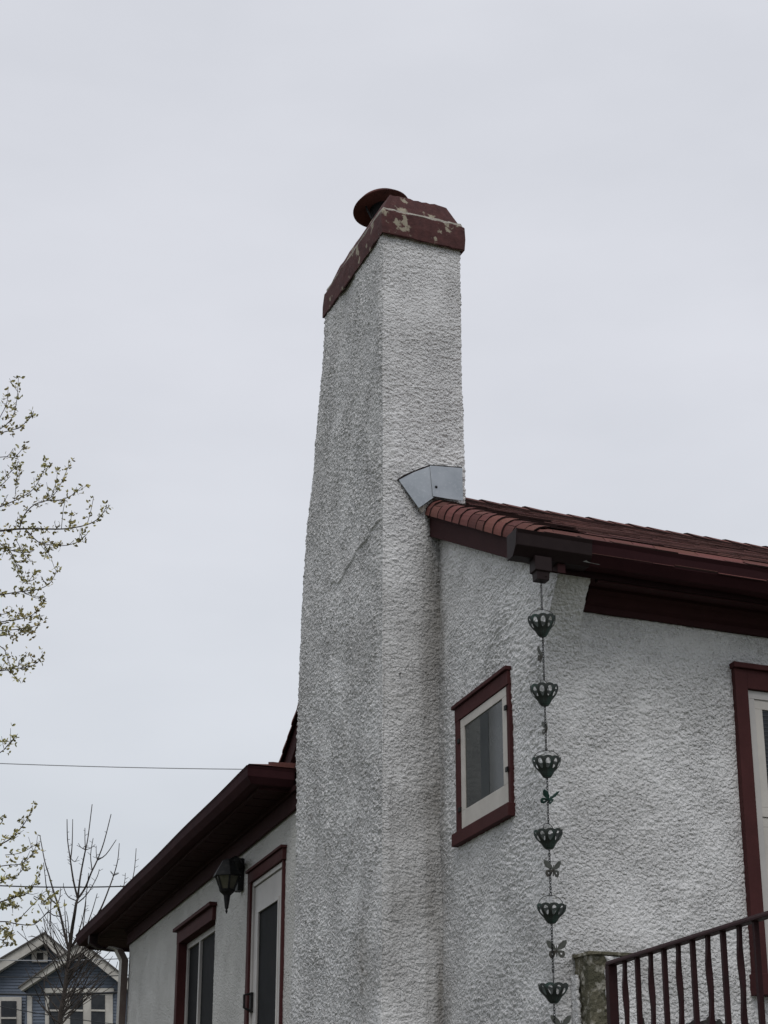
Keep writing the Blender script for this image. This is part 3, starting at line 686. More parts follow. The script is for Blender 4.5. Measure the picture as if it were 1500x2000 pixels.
# ------------------------------------------------------------------ wall lantern by the door
ls, lz = wl(474, 1710); lr = WR - .20
ax_s, _z = on_L(444, 1725, lr)
lan = thing('wall_lantern', H(ls, WR, lz), 'black wall lantern with tapered glass and long pointed tail beside the white storm door', 'lantern')
lc = H(ax_s, lr, 0); zt = on_L(444, 1711, lr)[1]; zb = on_L(444, 1738, lr)[1]; zf = on_L(444, 1783, lr)[1]; zp = on_L(444, 1686, lr)[1]
b = MB(); b.hbox(ls - .055, ls + .055, WR - .050, WR - .004, lz - .125, lz + .125); b.build('backplate', 'iron', lan, bevel=.006)
b = MB(); b.tube([H(ls, WR - .01, lz + .05), H((ls + ax_s) / 2, WR - .10, lz + .085), lc + Z * (zp + .0), lc + Z * (zt + .01)], [.034, .030, .026, .022], 8); b.build('arm', 'iron', lan)
b = MB(); b.lathe(lc, [(.012, zp + .03), (.045, zp + .015), (.088, zt + .045), (.112, zt + .008), (.114, zt - .006), (.095, zt - .006)], 6); b.build('lantern_roof', 'iron', lan)
b = MB(); b.lathe(lc, [(.092, zt - .004), (.048, zb + .004)], 6); b.build('glass', 'lamp_glass', lan)
b = MB()
for k in range(6):
    a = 2 * math.pi * k / 6; u0 = Vector((0, 0, 1)).orthogonal().normalized(); w0 = Vector((0, 0, 1)).cross(u0); d = u0 * math.cos(a) + w0 * math.sin(a)
    b.tube([lc + d * .095 + Z * zt, lc + d * .052 + Z * zb], .008, 5)
b.lathe(lc, [(.040, zb + .010), (.062, zb), (.055, zb - .014), (.040, zb - .026), (.026, zb - .04), (.014, zf + .04), (.006, zf + .03), (.010, zf + .018), (.003, zf)], 12)
b.build('cage', 'iron', lan)

# ------------------------------------------------------------------ rain chain
chx, chy = OS, OR
cc = H(chx, chy, 0)
def zat(y):    # height on the chain's vertical seen at photo row y
    return EYE.z + ray(1065, y).z * (cc.y - EYE.y)
chain = thing('rain_chain', cc + Z * zat(2000), 'rain chain of six dark flower cups with butterflies hanging from the gutter outlet', 'rain chain')
def link(b, c, length, rad, wr, ang):
    d = Vector((math.cos(ang), math.sin(ang), 0)); pts = []
    for k in range(10):
        a = 2 * math.pi * k / 10; pts.append(c + d * math.cos(a) * rad + Z * math.sin(a) * length / 2)
    b.tube(pts, wr, 4, closed=True)
def run(b, z0, z1, dx=0):
    n = max(2, int(round((z0 - z1) / .0125))); st_ = (z0 - z1) / n
    for k in range(n):
        link(b, cc + Z * (z0 - st_ * (k + .5)), st_ * 1.35, .0050, .0017, (k % 2) * math.pi / 2 + .5)
cups = [(1205, 1243), (1340, 1378), (1481, 1518), (1622, 1658), (1767, 1803), (1922, 1959)]
bail = [1190, 1327, 1465, 1608, 1748, 1900]
prev = 4.54
allz = [(zat(a), zat(c_2)) for a, c_2 in cups]
for i, (zt_, zb_) in enumerate(allz):
    b = MB(); run(b, prev, zat(bail[i])); prev = zb_ + .004; b.build('chain_links', 'iron', chain)
b = MB(); run(b, prev, zat(2040)); b.build('chain_links', 'iron', chain)
# cup: petals joined at a closed base, with tall oval openings
def make_cup(parent):
    b = MB(); n = 10; rt, h = .068, .088
    prof = lambda t: (rt * float(np.interp(t, [0, .10, .30, .45, .6, .78, 1], [.24, .36, .51, .70, .87, .97, 1.0])), h * t)        # radius, height
    def pt(a, t, o=0):
        r, z = prof(t); return Vector(((r + o) * math.cos(a), (r + o) * math.sin(a), z))
    seg = 8
    for k in range(n):
        a0 = 2 * math.pi * k / n; da = 2 * math.pi / n
        # closed lower bowl
        for i in range(4):
            t0, t1 = .34 * i / 4, .34 * (i + 1) / 4
            b.add([pt(a0, t0), pt(a0 + da / 2, t0), pt(a0 + da, t0), pt(a0 + da, t1), pt(a0 + da / 2, t1), pt(a0, t1)], [(0, 1, 4, 5), (1, 2, 3, 4)])
        # petal ring around the oval opening
        cx, ct, ra, rt_ = a0 + da / 2, .63, da * .30, .235
        m = 24; inner = []; outer = []
        for j in range(m):
            q = 2 * math.pi * j / m; ca_, sa_ = math.cos(q), math.sin(q)
            inner.append((cx + ra * ca_, ct + rt_ * sa_))
            ex = 1 / max(abs(ca_), abs(sa_)); oa, ot = ca_ * ex, sa_ * ex
            t_ = ct + (ot * (.37 if ot > 0 else .295)); 
            if ot > .6: t_ = 1.0 - .07 * oa * oa if abs(oa) <= 1 else t_
            outer.append((cx + oa * da / 2, t_))
        base = [pt(a, t) for a, t in inner] + [pt(a, t) for a, t in outer]
        b.add(base, [(j, (j + 1) % m, (j + 1) % m + m, j + m) for j in range(m)])
    b.add([pt(2 * math.pi * k / n, 0) for k in range(n)], [tuple(range(n))])
    o = b.build('cup', 'verdigris', None, smooth=False)
    sd = o.modifiers.new('solid', 'SOLIDIFY'); sd.thickness = .0028; sd.offset = 0
    return o
cup0 = make_cup(None); cup0.parent = chain
def make_bail(wide, tall):
    b = MB(); pts = []
    for k in range(13):
        a = math.pi * k / 12; pts.append(Vector((math.cos(a) * wide, 0, math.sin(a) ** .8 * tall)))
    b.tube(pts, .0016, 5); lp = [Vector((math.cos(a) * .006, 0, tall + .006 + math.sin(a) * .006)) for a in [2 * math.pi * k / 10 for k in range(10)]]
    b.tube(lp, .0014, 5, closed=True); return b
angs = [.1, 1.15, .0, 1.05, .25, 1.5]
for i, (zt_, zb_) in enumerate(allz):
    c = cup0 if i == 0 else cup0.copy()
    if i: COL.objects.link(c); c.parent = chain
    c.location = cc + Z * zb_ - origin(chain); c.rotation_euler = (random.uniform(-.04, .04), random.uniform(-.05, .05), random.uniform(0, 1)); c.scale = (1, 1, (zt_ - zb_) / .088)
    th = zat(bail[i]) - zt_ + .004
    bb = make_bail(.060, th); o = bb.build('bail', 'iron', None); o.parent = chain; o.location = cc + Z * (zt_ - .006) - origin(chain); o.rotation_euler = (0, 0, angs[i])
# butterflies
def butterfly(y, x, yaw, roll_, m, size=1.0):
    b = MB()
    up = [(0, 0), (.010, .022), (.030, .040), (.048, .044), (.050, .032), (.040, .012), (.020, .002)]
    lo = [(0, 0), (.020, .000), (.036, -.004), (.040, -.020), (.030, -.034), (.016, -.032), (.006, -.016)]
    for sgn in (-1, 1):
        for shp in (up, lo):
            pts = [Vector((sgn * a * .9, .35 * a, z)) * size for a, z in shp]
            cx = sum(pts, Vector()) / len(pts); n = len(pts)
            inner = [cx + (p - cx) * (.02 if shp is up else .26) for p in pts]
            b.add(pts + inner, [(k, (k + 1) % n, (k + 1) % n + n, k + n) for k in range(n)])
    b.tube([Vector((0, 0, .022)), Vector((0, -.002, 0)), Vector((0, 0, -.03))], [.002, .0045, .002], 6)
    o = b.build('butterfly', m, None); so_ = o.modifiers.new('solid', 'SOLIDIFY'); so_.thickness = .0016
    o.parent = chain; o.location = cc + Z * zat(y) + Vector(((x - 1065) / F * 8.6, -.004, 0)) - origin(chain); o.rotation_euler = (roll_, 0, yaw)
    return o
butterfly(1282, 1061, 1.35, .1, 'wing_metal', .9)
butterfly(1422, 1067, 1.75, .1, 'wing_metal', .9)
butterfly(1562, 1068, .5, .9, 'verdigris_green', 1.0)['label'] = 'green weathered butterfly'
butterfly(1699, 1072, .35, .15, 'wing_metal')
butterfly(1856, 1073, -.15, .1, 'wing_metal', 1.05)
butterfly(2003, 1078, .1, .1, 'wing_metal', 1.05)

# ------------------------------------------------------------------ pier with broken stucco
pz = on_R(1184, 1859, -.17)[1] 
pier = thing('stucco_pier', H(-.07, .25, 0), 'low pier of mossy bare render with crumbling white stucco beside the railing', 'pier')
b = MB(); n_ = 26; rq = random.Random(12)
pc = [(-.0, .115), (-.16, .115), (-.16, .39), (-.0, .39)]
zz = np.concatenate([[0, 1.2, 2.2], np.arange(2.25, pz - .01, .015), [pz - .012]]); secs = []
for z in zz:
    ring_ = []
    for i in range(3):
        a, c2 = pc[i], pc[i + 1]
        for j in range(16):
            t = j / 16; s = a[0] + (c2[0] - a[0]) * t; r = a[1] + (c2[1] - a[1]) * t; q = rq.uniform(-.003, .003)
            ring_.append(H(s + q, r + rq.uniform(-.003, .003), z))
    ring_.append(H(0.0, .39, z)); secs.append(ring_)
b.loft(secs); b.build('pier_body', 'moss', pier)
b = MB(); rq = random.Random(44)
edge = [(-.0, .100), (-.06, .098), (-.12, .104), (-.172, .112), (-.180, .16), (-.170, .21), (-.183, .26), (-.172, .31), (-.178, .36), (-.168, .40), (-.0, .40)]
lo_ = [H(a + rq.uniform(-.006, .006), c2, pz - .014 + rq.uniform(-.006, .004)) for a, c2 in edge]; b.loft([lo_, [p + Z * (.016 + rq.uniform(-.005, .004)) for p in lo_]]); cp = b.build('coping', 'moss', pier, bevel=.002, label='thin cracked coping slab')
# remains of the white coat: ragged sheets left on the faces
def ragged(f, u0, u1, za, zb, side, seed, amp, name='stucco_remnant'):
    """sheet between u0 and u1 (one straight side, one ragged), f(u, z, off) -> point"""
    rq = random.Random(seed); n = 60; vs = []; fs = []; w_ = 0
    for i in range(n + 1):
        z = za + (zb - za) * i / n; w_ = .7 * w_ + rq.uniform(-amp, amp); e = (u0 if side < 0 else u1) + w_
        a, c2 = (e, u1) if side < 0 else (u0, e)
        for k in range(7):
            vs.append(f(a + (c2 - a) * k / 6, z, .012 + rq.uniform(-.003, .003)))
    for i in range(n):
        for k in range(6): fs.append((i * 7 + k, i * 7 + k + 1, i * 7 + 8 + k, i * 7 + 7 + k))
    b = MB(); b.add(vs, fs); o = b.build(name, 'stucco', pier, smooth=True); m = o.modifiers.new('solid', 'SOLIDIFY'); m.thickness = .014; m.offset = -1
    return o
ragged(lambda u, z, o: H(-.16 - o, u, z), .205, .39, 2.0, pz - .02, -1, 3, .010)
ragged(lambda u, z, o: H(u,   .115 - o, z), -.075, .0, 2.0, pz - .10, -1, 4, .008)
# ------------------------------------------------------------------ railing
RD = 7.2
rp = at(1193, 1880, RD); rail = thing('porch_railing', (rp.x, rp.y, 0), 'maroon iron railing with straight and wavy balusters in front of the tall window', 'railing')
topz = rp.z
def RP(d, z, side=0): return Vector((rp.x, rp.y, 0)) - L * d + NL * side + Z * z
b = MB()
b.loft([[RP(d, topz + a, q) for q, a in ((-.019, -.012), (.019, -.012), (.019, -.004), (.012, .006), (-.012, .006), (-.019, -.004))] for d in [-.012 + 2.4 * i / 12 for i in range(13)]])
b.build('handrail', 'rail', rail, bevel=.0015)
b = MB()
def bar(b, d, hw, z0, z1): b.box8([RP(d + i * hw, z0, j * hw) for i, j in ((-1, -1), (1, -1), (1, 1), (-1, 1))] + [RP(d + i * hw, z1, j * hw) for i, j in ((-1, -1), (1, -1), (1, 1), (-1, 1))])
bar(b, .0, .018, 1.35, topz - .012); b.build('post', 'rail', rail, bevel=.002)
b = MB(); bar(b, 2.37, .018, 1.35, topz - .012); b.build('post', 'rail', rail, bevel=.002)
b = MB(); b.loft([[RP(d, 1.47 + a, q) for q, a in ((-.012, -.01), (.012, -.01), (.012, .01), (-.012, .01))] for d in (.02, 2.35)]); b.build('bottom_rail', 'rail', rail)
q0 = (at(1218.6, 1870, RD)); 
def rail_d(x, y):
    n = NL; v = ray(x, y); t = n.dot(rp - EYE) / n.dot(v); q = EYE + v * t; return (rp - q).dot(L)
dd0 = rail_d(1219.5, 1880); sp = .1165
print('baluster start', dd0, 'spacing', (rail_d(1474, 1800) - dd0) / 9)
sp = (rail_d(1475, 1800) - dd0) / 9
for k in range(20):
    d = dd0 + sp * k
    if d > 2.32: break
    b = MB()
    if k % 2: bar(b, d, .0085, 1.47, topz - .010)
    else:
        secs = []
        for i in range(49):
            z = topz - .010 - (topz - .01 - 1.47) * i / 48; a = math.sin((topz - z) * 2 * math.pi / .20 + .4); wv = .0080 + .0032 * a; off = .0035 * math.sin((topz - z) * 2 * math.pi / .20 + 1.5)
            an = (topz - z) * 4.0; ca_, sa_ = math.cos(.0), 0
            secs.append([RP(d + off + i_ * wv, z, j_ * (.0165 - wv)) for i_, j_ in ((-1, -1), (1, -1), (1, 1), (-1, 1))])
        b.loft(secs)
    o = b.build('baluster', 'rail', rail, bevel=.001)
# porch slab that carries the railing, under the frame
b = MB(); q = [RP(-.05, 1.35, .06), RP(2.45, 1.35, .06), RP(2.45, 1.35, -2.2), RP(-.05, 1.35, -2.2)]
b.prism(q, Z * -.15)
for (d, sd_) in ((.05, 0), (2.35, 0), (2.35, -2.1)):
    b.prism([RP(d, 0, sd_ - .05), RP(d + .1, 0, sd_ - .05), RP(d + .1, 0, sd_ + .05), RP(d, 0, sd_ + .05)], Z * 1.2)
tag(b.build('porch', 'mortar'), 'small porch landing under the maroon railing', 'porch')

# ------------------------------------------------------------------ overhead wires
def wire(x0, y0, x1, y1, D0, D1, rad, m, lab, sag=.15):
    pa, pb = at(x0, y0, D0), at(x1, y1, D1); d = (pb - pa); p0 = pa - d * 1.2; p1 = pb + d * .9
    b = MB(); base = pa.lerp(pb, .5)
    pts = []
    for i in range(25):
        t = i / 24; p = p0.lerp(p1, t); pts.append(Vector((p.x, p.y, p.z - sag * (1 - (2 * t - 1) ** 2) + sag)))
    b.tube(pts, rad, 6); o = b.build('overhead_wire', m, None); tag(o, lab, 'wire', 'overhead wires crossing behind the house')
wire(0, 1492, 480, 1505.5, 30, 30, .0075, 'wire_grey', 'highest thin grey wire, ending at the corner of the wing gutter')
wire(0, 1731, 235, 1735, 26, 26, .009, 'wire', 'dark wire crossing the bare tree top above the blue house')
wire(0, 1876, 225, 1876.5, 27, 27, .007, 'wire_grey', 'thin wire across the attic vent of the blue house')
wire(0, 1909, 225, 1909.5, 27, 27, .007, 'wire', 'thin dark wire across the blue gable, just above the thickest wire')
wire(0, 1943, 225, 1942.5, 25, 25, .014, 'wire', 'thick black cable just above the blue house windows')
wire(0, 1967, 225, 2004, 26, 26, .006, 'wire', 'lowest thin wire, sloping across the blue house windows')

# ------------------------------------------------------------------ blue house in the distance
BD = 70.0
bh = thing('blue_house', (at(110, 2000, BD).x, BD, 0), 'blue sided house with two white trimmed gables behind the bare tree', 'house')
def bp(x, y, D=BD): return at(x, y, D)
def bpoly(pts, D, depth, name, m, parent=bh, **k):
    b = MB(); b.prism([bp(x, y, D) for x, y in pts], Vector((0, depth, 0))); return b.build(name, m, parent, **k)
def drop(x, D=BD): p = bp(x, 2000, D); p.z = 0; return p
def wallpoly(pts, D, depth, name, m):
    b = MB(); q = [bp(x, y, D) for x, y in pts]; q = [drop(pts[0][0], D)] + q + [drop(pts[-1][0], D)]
    b.prism(q, Vector((0, depth, 0)))
    return b.build(name, m, bh)
wallpoly([(-130, 1975), (84, 1832), (200, 1900)], 71.2, 9, 'wall', 'blue')
wallpoly([(52, 1930), (160, 1858), (262, 1928)], 69.6, 1.5, 'wall', 'blue')
# clapboard laps, ten centimetre reveals
def laps(x0, x1, y0, y1, D, inside):
    b = MB(); za, zb = bp(x0, y1, D).z, bp(x0, y0, D).z; z = za
    while z < zb:
        t = (z - za) / (zb - za); y = y1 + (y0 - y1) * t; l, r = inside(y)
        if r > l: b.add([bp(l, y, D) , bp(r, y, D), bp(r, y, D) + Vector((0, .03, .115)), bp(l, y, D) + Vector((0, .03, .115)), bp(l, y, D) + Vector((0, .04, 0)), bp(r, y, D) + Vector((0, .04, 0))], [(0, 1, 2, 3), (0, 1, 5, 4)])
        z += .115
    return b
b = laps(0, 0, 1838, 2010, 71.15, lambda y: (84 - (y - 1832) * 1.5, min(200, 84 + (y - 1832) * 1.7))); b.build('siding', 'blue', bh)
b = laps(0, 0, 1862, 2010, 69.55, lambda y: (max(54, 160 - (y - 1858) * 1.5), min(258, 160 + (y - 1858) * 1.46))); b.build('siding', 'blue', bh)
# rake boards and roofs
def rake(pts, D, name='rake_trim'): bpoly(pts, D, .35, name, 'housewhite')
rake([(-140, 1957), (86.6, 1823), (85, 1843), (-140, 1982)], 70.6)
rake([(86.6, 1823), (140, 1868), (140, 1888), (85, 1843)], 70.58)
rake([(36, 1930), (158, 1841), (158, 1860), (42, 1935)], 69.0)
rake([(158, 1841), (264, 1925), (262, 1943), (158, 1860)], 68.98)
def slope(pts, D, depth, th): 
    b = MB(); q = [bp(x, y, D) for x, y in pts]
    b.prism([q[0], q[1], q[1] + Z * th, q[0] + Z * th], Vector((0, depth, 0))); b.build('roof', 'roofgrey', bh)
slope([(-142, 1957), (86.6, 1822.5)], 70.5, 10, .06); slope([(86.6, 1822.5), (250, 1960)], 70.5, 10, .06)
slope([(35, 1930), (158, 1840)], 68.9, 2.6, .06); slope([(158, 1840), (266, 1926)], 68.9, 2.6, .06)
bpoly([(86, 1930), (222, 1930), (222, 1939), (86, 1939)], 69.4, .2, 'belt_trim', 'housewhite')
bpoly([(88, 1939), (220, 1939), (220, 2060), (88, 2060)], 69.48, .1, 'window_surround', 'housewhite')
for (xa, xb) in ((96, 121), (137, 162), (178, 205)):
    o = bpoly([(xa, 1943), (xb, 1943), (xb, 2050), (xa, 2050)], 69.44, .05, 'window', 'glass_dark')
    bpoly([(xa, 1971.5), (xb, 1972), (xb, 1975.5), (xa, 1975)], 69.40, .05, 'meeting_rail', 'housewhite', parent=o)
o = bpoly([(-10, 1947), (42, 1947), (42, 2060), (-10, 2060)], 70.95, .1, 'window', 'housewhite')
bpoly([(2, 1955), (32, 1955), (32, 2050), (2, 2050)], 70.9, .05, 'pane', 'glass_dark', parent=o)
bpoly([(2, 1986.5), (32, 1986.5), (32, 1990), (2, 1990)], 70.86, .05, 'meeting_rail', 'housewhite', parent=o)
o = bpoly([(62, 1857), (93, 1857), (93, 1879), (62, 1879)], 71.0, .12, 'attic_vent', 'housewhite')
bpoly([(72, 1861), (84, 1861), (84, 1874), (72, 1874)], 70.95, .05, 'louvre', 'soot', parent=o)
bpoly([(53, 1945), (62, 1945), (62, 2060), (53, 2060)], 69.4, .15, 'corner_board', 'housewhite')

# ------------------------------------------------------------------ trees
def branch_pts(pix, D, jit, rq, wob=.0):
    pts = []; dd = rq.uniform(-jit, jit)
    for (x, y) in pix:
        dd += rq.uniform(-jit, jit) * .5; pts.append(at(x, y, D + dd))
    # subdivide
    outp = []
    for i in range(len(pts) - 1):
        for k in range(3):
            t = k / 3; a = pts[max(i - 1, 0)]; b_ = pts[i]; c = pts[i + 1]; d = pts[min(i + 2, len(pts) - 1)]
            outp.append(.5 * ((2 * b_) + (c - a) * t + (2 * a - 5 * b_ + 4 * c - d) * t * t + (3 * b_ - a - 3 * c + d) * t ** 3))
    outp.append(pts[-1]); return outp
def taper(n, a, b_): return [a + (b_ - a) * i / (n - 1) for i in range(n)]
# bare tree
TD = 24.0; rq = random.Random(21)
bt = thing('bare_tree', (at(118, 2000, TD).x, TD, 0), 'leafless young tree with upright shoots in front of the blue house', 'tree')
b = MB(); tp = branch_pts([(118, 2040), (118, 1985), (125, 1945), (131, 1900), (134, 1865), (137, 1848)], TD, 0, rq)
base = Vector((tp[0].x, TD, 0)); tp = [base, base.lerp(tp[0], .5)] + tp
b.tube(tp, taper(len(tp), .040, .018), 8); b.build('trunk', 'bark', bt)
b = MB()
BR = [([(137, 1848), (141, 1815), (146, 1785), (149, 1765), (152, 1755)], 22, 14),
 ([(152, 1755), (144, 1722), (139, 1690), (137, 1675), (132, 1640), (131, 1600)], 12, 5), ([(138, 1678), (141, 1650), (142, 1600)], 8, 4),
 ([(152, 1755), (156, 1720), (161, 1690), (167, 1660), (172, 1635), (180, 1571)], 12, 5), ([(152, 1755), (166, 1735), (178, 1705), (190, 1680), (203, 1645), (217, 1590)], 12, 5),
 ([(190, 1680), (207, 1669), (227, 1640)], 7, 4), ([(167, 1660), (158, 1655), (153, 1647)], 5, 3), ([(167, 1660), (166, 1640), (166, 1617)], 6, 4), ([(167, 1660), (178, 1656), (186, 1649)], 5, 3),
 ([(180, 1700), (177, 1670), (182, 1637)], 6, 4), ([(190, 1680), (188, 1665), (188, 1652)], 5, 3), ([(137, 1675), (146, 1683), (153, 1672)], 5, 3),
 ([(135, 1855), (128, 1830), (120, 1795), (113, 1767), (103, 1735), (95, 1707), (87, 1680), (78, 1632)], 16, 5), ([(112, 1767), (98, 1755), (91, 1735), (88, 1710), (85, 1685)], 8, 4),
 ([(112, 1767), (117, 1752), (118, 1735)], 6, 4), ([(152, 1760), (134, 1752), (125, 1735), (124, 1725)], 6, 3), ([(150, 1765), (165, 1752), (176, 1738), (190, 1712), (194, 1698)], 7, 4),
 ([(138, 1850), (150, 1830), (160, 1800), (166, 1770), (170, 1735), (173, 1705)], 8, 4), ([(140, 1850), (165, 1815), (188, 1790), (200, 1768), (213, 1735), (222, 1710), (230, 1680), (233, 1647)], 13, 4),
 ([(222, 1710), (232, 1706)], 5, 3), ([(222, 1710), (217, 1702)], 5, 3), ([(245, 1760), (258, 1720), (263, 1695), (266, 1657)], 6, 4), ([(236, 1750), (243, 1725), (245, 1705)], 5, 3),
 ([(168, 1812), (180, 1780), (190, 1745)], 7, 4), ([(160, 1830), (165, 1790), (168, 1760)], 6, 4), ([(132, 1840), (128, 1800), (126, 1757)], 7, 4), ([(136, 1850), (133, 1800), (129, 1780)], 6, 4),
 ([(118, 1790), (105, 1788), (95, 1782), (85, 1790), (66, 1806)], 6, 4), ([(125, 1830), (115, 1818), (100, 1800)], 5, 3), ([(100, 1840), (99, 1800), (99, 1747)], 6, 4), ([(92, 1830), (86, 1800), (84, 1790)], 6, 3),
 ([(112, 1870), (90, 1845), (70, 1830), (55, 1830)], 7, 3), ([(120, 1900), (105, 1870), (88, 1850), (82, 1815)], 8, 4)]
for pix, ra, rb in BR:
    p = branch_pts(pix, TD, .25, rq); b.tube(p, taper(len(p), ra * .00125, rb * .00110), 5)
    # buds and spurs
    for k in range(len(p) - 1):
        if rq.random() < .45:
            d = (p[k + 1] - p[k]).normalized(); sd = Vector((rq.choice([-1, 1]), rq.uniform(-1, 1), rq.uniform(.2, .9))).normalized()
            b.tube([p[k], p[k] + sd * rq.uniform(.02, .07)], [.004, .003], 4)
# lower thicket growing up and outwards from the trunk
for i in range(56):
    t = rq.uniform(0, 1); y = 2020 - 150 * t; x = 118 + 16 * t; sgn = rq.choice([-1, 1, 1]); ln = rq.uniform(60, 150)
    an = math.radians(rq.uniform(30, 68)); pix = [(x, y)]
    for k in range(1, 5):
        an += rq.uniform(-.12, .16); pix.append((pix[-1][0] + sgn * math.cos(an) * ln / 4, pix[-1][1] - math.sin(an) * ln / 4))
    if pix[-1][0] > 238: pix = [(min(a, 238 - (k * 2)), y_) for k, (a, y_) in enumerate(pix)]
    p = branch_pts(pix, TD, .4, rq); w0 = rq.uniform(.006, .011); b.tube(p, taper(len(p), w0, .004), 4)
    if rq.random() < .8:
        k = rq.randint(3, len(p) - 4); d2 = Vector((rq.uniform(-1, 1), rq.uniform(-.6, .6), rq.uniform(.4, 1))).normalized()
        b.tube([p[k], p[k] + d2 * .25, p[k] + d2 * .45 + Z * .08], [.006, .004, .003], 4)
b.build('branches', 'bark', bt)
# leafing tree whose branches reach in from the left
LD = 15.0; rq = random.Random(31)
lt = thing('leafing_tree', (at(-420, 2000, LD).x, LD, 0), 'tall tree with tiny new olive leaves reaching in from the left edge', 'tree')
b = MB(); tx = lt.location.x; topz_ = at(-200, 760, LD).z
tpts = [Vector((tx + .08 * math.sin(i * .9), LD + .05 * math.cos(i), topz_ * i / 12)) for i in range(13)]
b.tube(tpts, taper(13, .16, .035), 10); b.build('trunk', 'bark', lt)
wood = MB(); leaves = MB()
def leafc(p, d, sz):
    side = d.cross(Vector((rq.uniform(-1, 1), rq.uniform(-1, 1), rq.uniform(-1, 1)))).normalized(); a = d * sz; w_ = side * sz * .25
    nrm_ = d.cross(side) * sz * .08
    leaves.add([p, p + a * .35 + w_ + nrm_, p + a * .75 + w_ * .8 + nrm_, p + a, p + a * .75 - w_ * .8 + nrm_, p + a * .35 - w_ + nrm_], [(0, 1, 2, 3), (0, 3, 4, 5)])
def leafy(p, dens, sz=.033):
    for k in range(len(p) - 1):
        seg = p[k + 1] - p[k]; n = max(1, int(seg.length * dens + rq.random()))
        for j in range(n):
            q = p[k] + seg * rq.random(); cl_ = rq.randint(1, 4)
            off = Vector((rq.gauss(0, .020), rq.gauss(0, .03), rq.gauss(0, .020)))
            for m_i in range(cl_):
                d = (seg.normalized() * .4 + Vector((rq.uniform(-1, 1), rq.uniform(-1, 1), rq.uniform(-.8, 1)))).normalized(); leafc(q + off, d, sz * rq.uniform(.6, 1.35))
LB = [([(-230, 1075), (-120, 1050), (0, 1037), (40, 1033), (85, 1033), (125, 1033), (170, 1025), (195, 1010), (209, 987)], .016, .0035, 24),
 ([(-180, 1060), (-60, 1012), (0, 990), (40, 972), (68, 952), (92, 905)], .010, .003, 26), ([(38, 1032), (48, 1005), (68, 985), (90, 978), (112, 958), (135, 908)], .008, .003, 22),
 ([(90, 978), (120, 976), (142, 966), (162, 948)], .005, .003, 26), ([(100, 970), (110, 940), (112, 915)], .004, .002, 12), ([(170, 1025), (178, 995), (183, 970)], .004, .003, 18), ([(137, 1033), (139, 1010), (140, 997)], .004, .003, 20), ([(120, 1033), (123, 1000), (127, 980)], .004, .003, 12),
 ([(50, 1034), (70, 1055), (85, 1062), (120, 1066), (148, 1060), (166, 1046)], .007, .003, 30), ([(84, 1062), (92, 1075), (97, 1088)], .004, .003, 26),
 ([(-150, 900), (-60, 865), (0, 846), (35, 836), (55, 820), (66, 803)], .009, .003, 26), ([(-60, 870), (0, 838), (24, 815), (33, 780), (36, 738)], .008, .003, 28), ([(-20, 850), (8, 800), (16, 775)], .005, .003, 22),
 ([(-80, 920), (0, 893), (28, 893), (50, 868)], .006, .003, 22), ([(0, 940), (28, 915), (36, 900)], .005, .003, 24), ([(30, 965), (33, 930), (34, 905)], .004, .003, 20), ([(-60, 1000), (0, 950), (20, 930)], .006, .003, 22),
 ([(-60, 1040), (0, 1062), (22, 1080), (33, 1105), (42, 1122), (50, 1140)], .008, .003, 46), ([(10, 1070), (40, 1080), (66, 1076)], .005, .003, 34), ([(30, 1052), (48, 1085), (55, 1092)], .004, .003, 30),
 ([(-130, 1190), (-50, 1172), (0, 1162), (45, 1155), (78, 1150), (100, 1136), (113, 1108)], .010, .003, 34), ([(50, 1140), (60, 1130), (70, 1113)], .004, .003, 18), ([(45, 1155), (70, 1168), (86, 1165), (88, 1175)], .004, .003, 16),
 ([(-120, 1240), (0, 1215), (35, 1210), (60, 1203), (83, 1185)], .008, .003, 40), ([(-60, 1235), (0, 1232), (45, 1228), (65, 1224), (80, 1218)], .007, .003, 40), ([(45, 1228), (58, 1234), (62, 1240)], .004, .003, 40), ([(-30, 1190), (5, 1200), (25, 1190)], .006, .003, 40), ([(-30, 1250), (10, 1240), (35, 1243)], .006, .003, 44),
 ([(-60, 1250), (0, 1262), (15, 1285), (20, 1305)], .006, .003, 30), ([(-120, 1320), (0, 1310), (30, 1306), (50, 1303), (72, 1295), (86, 1273)], .007, .003, 32), ([(15, 1308), (30, 1322), (34, 1328)], .004, .003, 26), ([(35, 1305), (38, 1290), (48, 1282)], .004, .003, 18),
 ([(-60, 1500), (0, 1470), (15, 1455), (29, 1440)], .006, .003, 30),
 ([(-120, 1700), (0, 1650), (28, 1630), (45, 1612), (58, 1590), (64, 1573)], .009, .003, 26), ([(-60, 1640), (0, 1610), (3, 1595)], .006, .003, 22), ([(-100, 1720), (0, 1692), (38, 1688), (60, 1672), (74, 1645)], .007, .003, 24), ([(10, 1670), (40, 1666), (66, 1652)], .004, .003, 20),
 ([(-100, 1790), (0, 1762), (30, 1752), (52, 1745), (66, 1728), (78, 1706)], .010, .003, 44), ([(-60, 1740), (0, 1720), (30, 1712), (42, 1700)], .007, .003, 34), ([(-60, 1780), (0, 1775), (25, 1765), (30, 1775)], .007, .003, 46),
 ([(-100, 1815), (0, 1800), (30, 1804), (66, 1806), (92, 1782), (108, 1772), (120, 1772)], .007, .003, 3), ([(30, 1804), (50, 1782), (75, 1756), (90, 1740), (108, 1745)], .005, .002, 4), ([(66, 1750), (84, 1760), (88, 1768)], .004, .002, 18),
 ([(-60, 1830), (0, 1812), (12, 1825), (24, 1832)], .007, .003, 40), ([(-40, 1850), (0, 1835), (12, 1845), (20, 1842)], .005, .002, 18)]
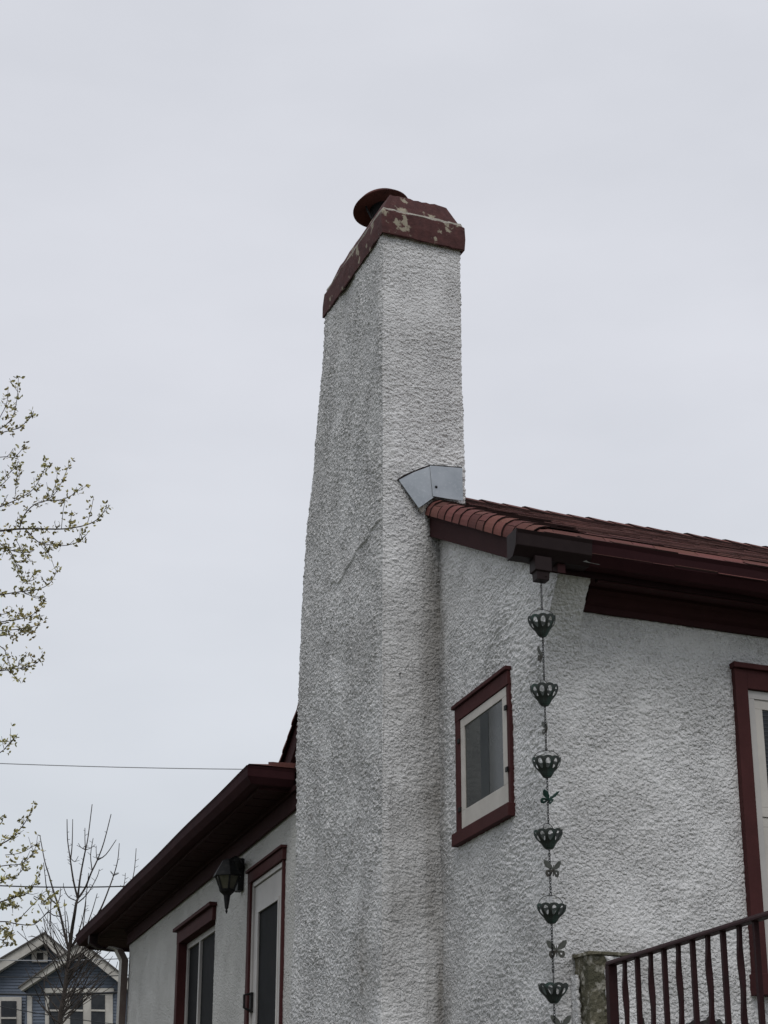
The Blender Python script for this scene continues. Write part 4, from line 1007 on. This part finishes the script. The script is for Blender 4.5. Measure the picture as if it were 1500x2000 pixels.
for pix, ra, rb, dens in LB:
    if pix[0][0] < -20 and ra >= .007: pix = [(-420 + rq.uniform(-5, 5), pix[0][1] + 90)] + pix
    p = branch_pts(pix, LD, .12 if pix[0][0] > -400 else .05, rq)
    wood.tube(p, taper(len(p), ra * .8, rb * .75), 5)
    vis = [q for q in p if (q.x > at(-60, 1500, LD).x)]
    if len(vis) < len(p) - 2: leafy(p[len(p) // 5:len(p) - len(vis) + 1], 16)
    if len(vis) > 2:
        leafy(vis, dens * 1.9)
        # side twigs with their own leaves
        for k in range(1, len(vis) - 1):
            if dens > 12 and rq.random() < .50:
                d = (vis[k + 1] - vis[k]).normalized(); sdv = (d * .6 + Vector((rq.uniform(-1, 1), rq.uniform(-1, 1), rq.uniform(-.7, 1)))).normalized(); ln = rq.uniform(.04, .13)
                tw = [vis[k], vis[k] + sdv * ln * .5, vis[k] + sdv * ln + Z * .02]; wood.tube(tw, [.003, .0025, .0018], 4); leafy(tw, dens * .8)
        leafy(vis[-2:], 42, .036)
# the rest of the crown, out of the frame to the left
for i in range(46):
    z0 = topz_ * rq.uniform(.30, 1.0); a = rq.uniform(0, 2 * math.pi); ln = rq.uniform(.9, 2.3) * (1.15 - .5 * z0 / topz_)
    if math.cos(a) > .55: ln *= .55
    d = Vector((math.cos(a), math.sin(a) * .8, rq.uniform(.25, .8))).normalized(); p = [Vector((tx, LD, z0))]
    for k in range(7):
        d = (d + Vector((rq.uniform(-.2, .2), rq.uniform(-.2, .2), rq.uniform(-.1, .2)))).normalized(); p.append(p[-1] + d * ln / 7)
    wood.tube(p, taper(8, .018, .003), 5); leafy(p[2:], 26)
    for k in range(2, 7):
        for _ in range(2):
            dv = (d + Vector((rq.uniform(-1, 1), rq.uniform(-1, 1), rq.uniform(-.5, 1)))).normalized(); tw = [p[k], p[k] + dv * .16, p[k] + dv * .34 + Z * .04]
            wood.tube(tw, [.005, .004, .002], 4); leafy(tw, 30)
wood.build('branches', 'bark', lt); leaves.build('leaves', 'leaf', lt)
print('verts', sum(len(o.data.vertices) for o in SC.objects if o.type == 'MESH'))
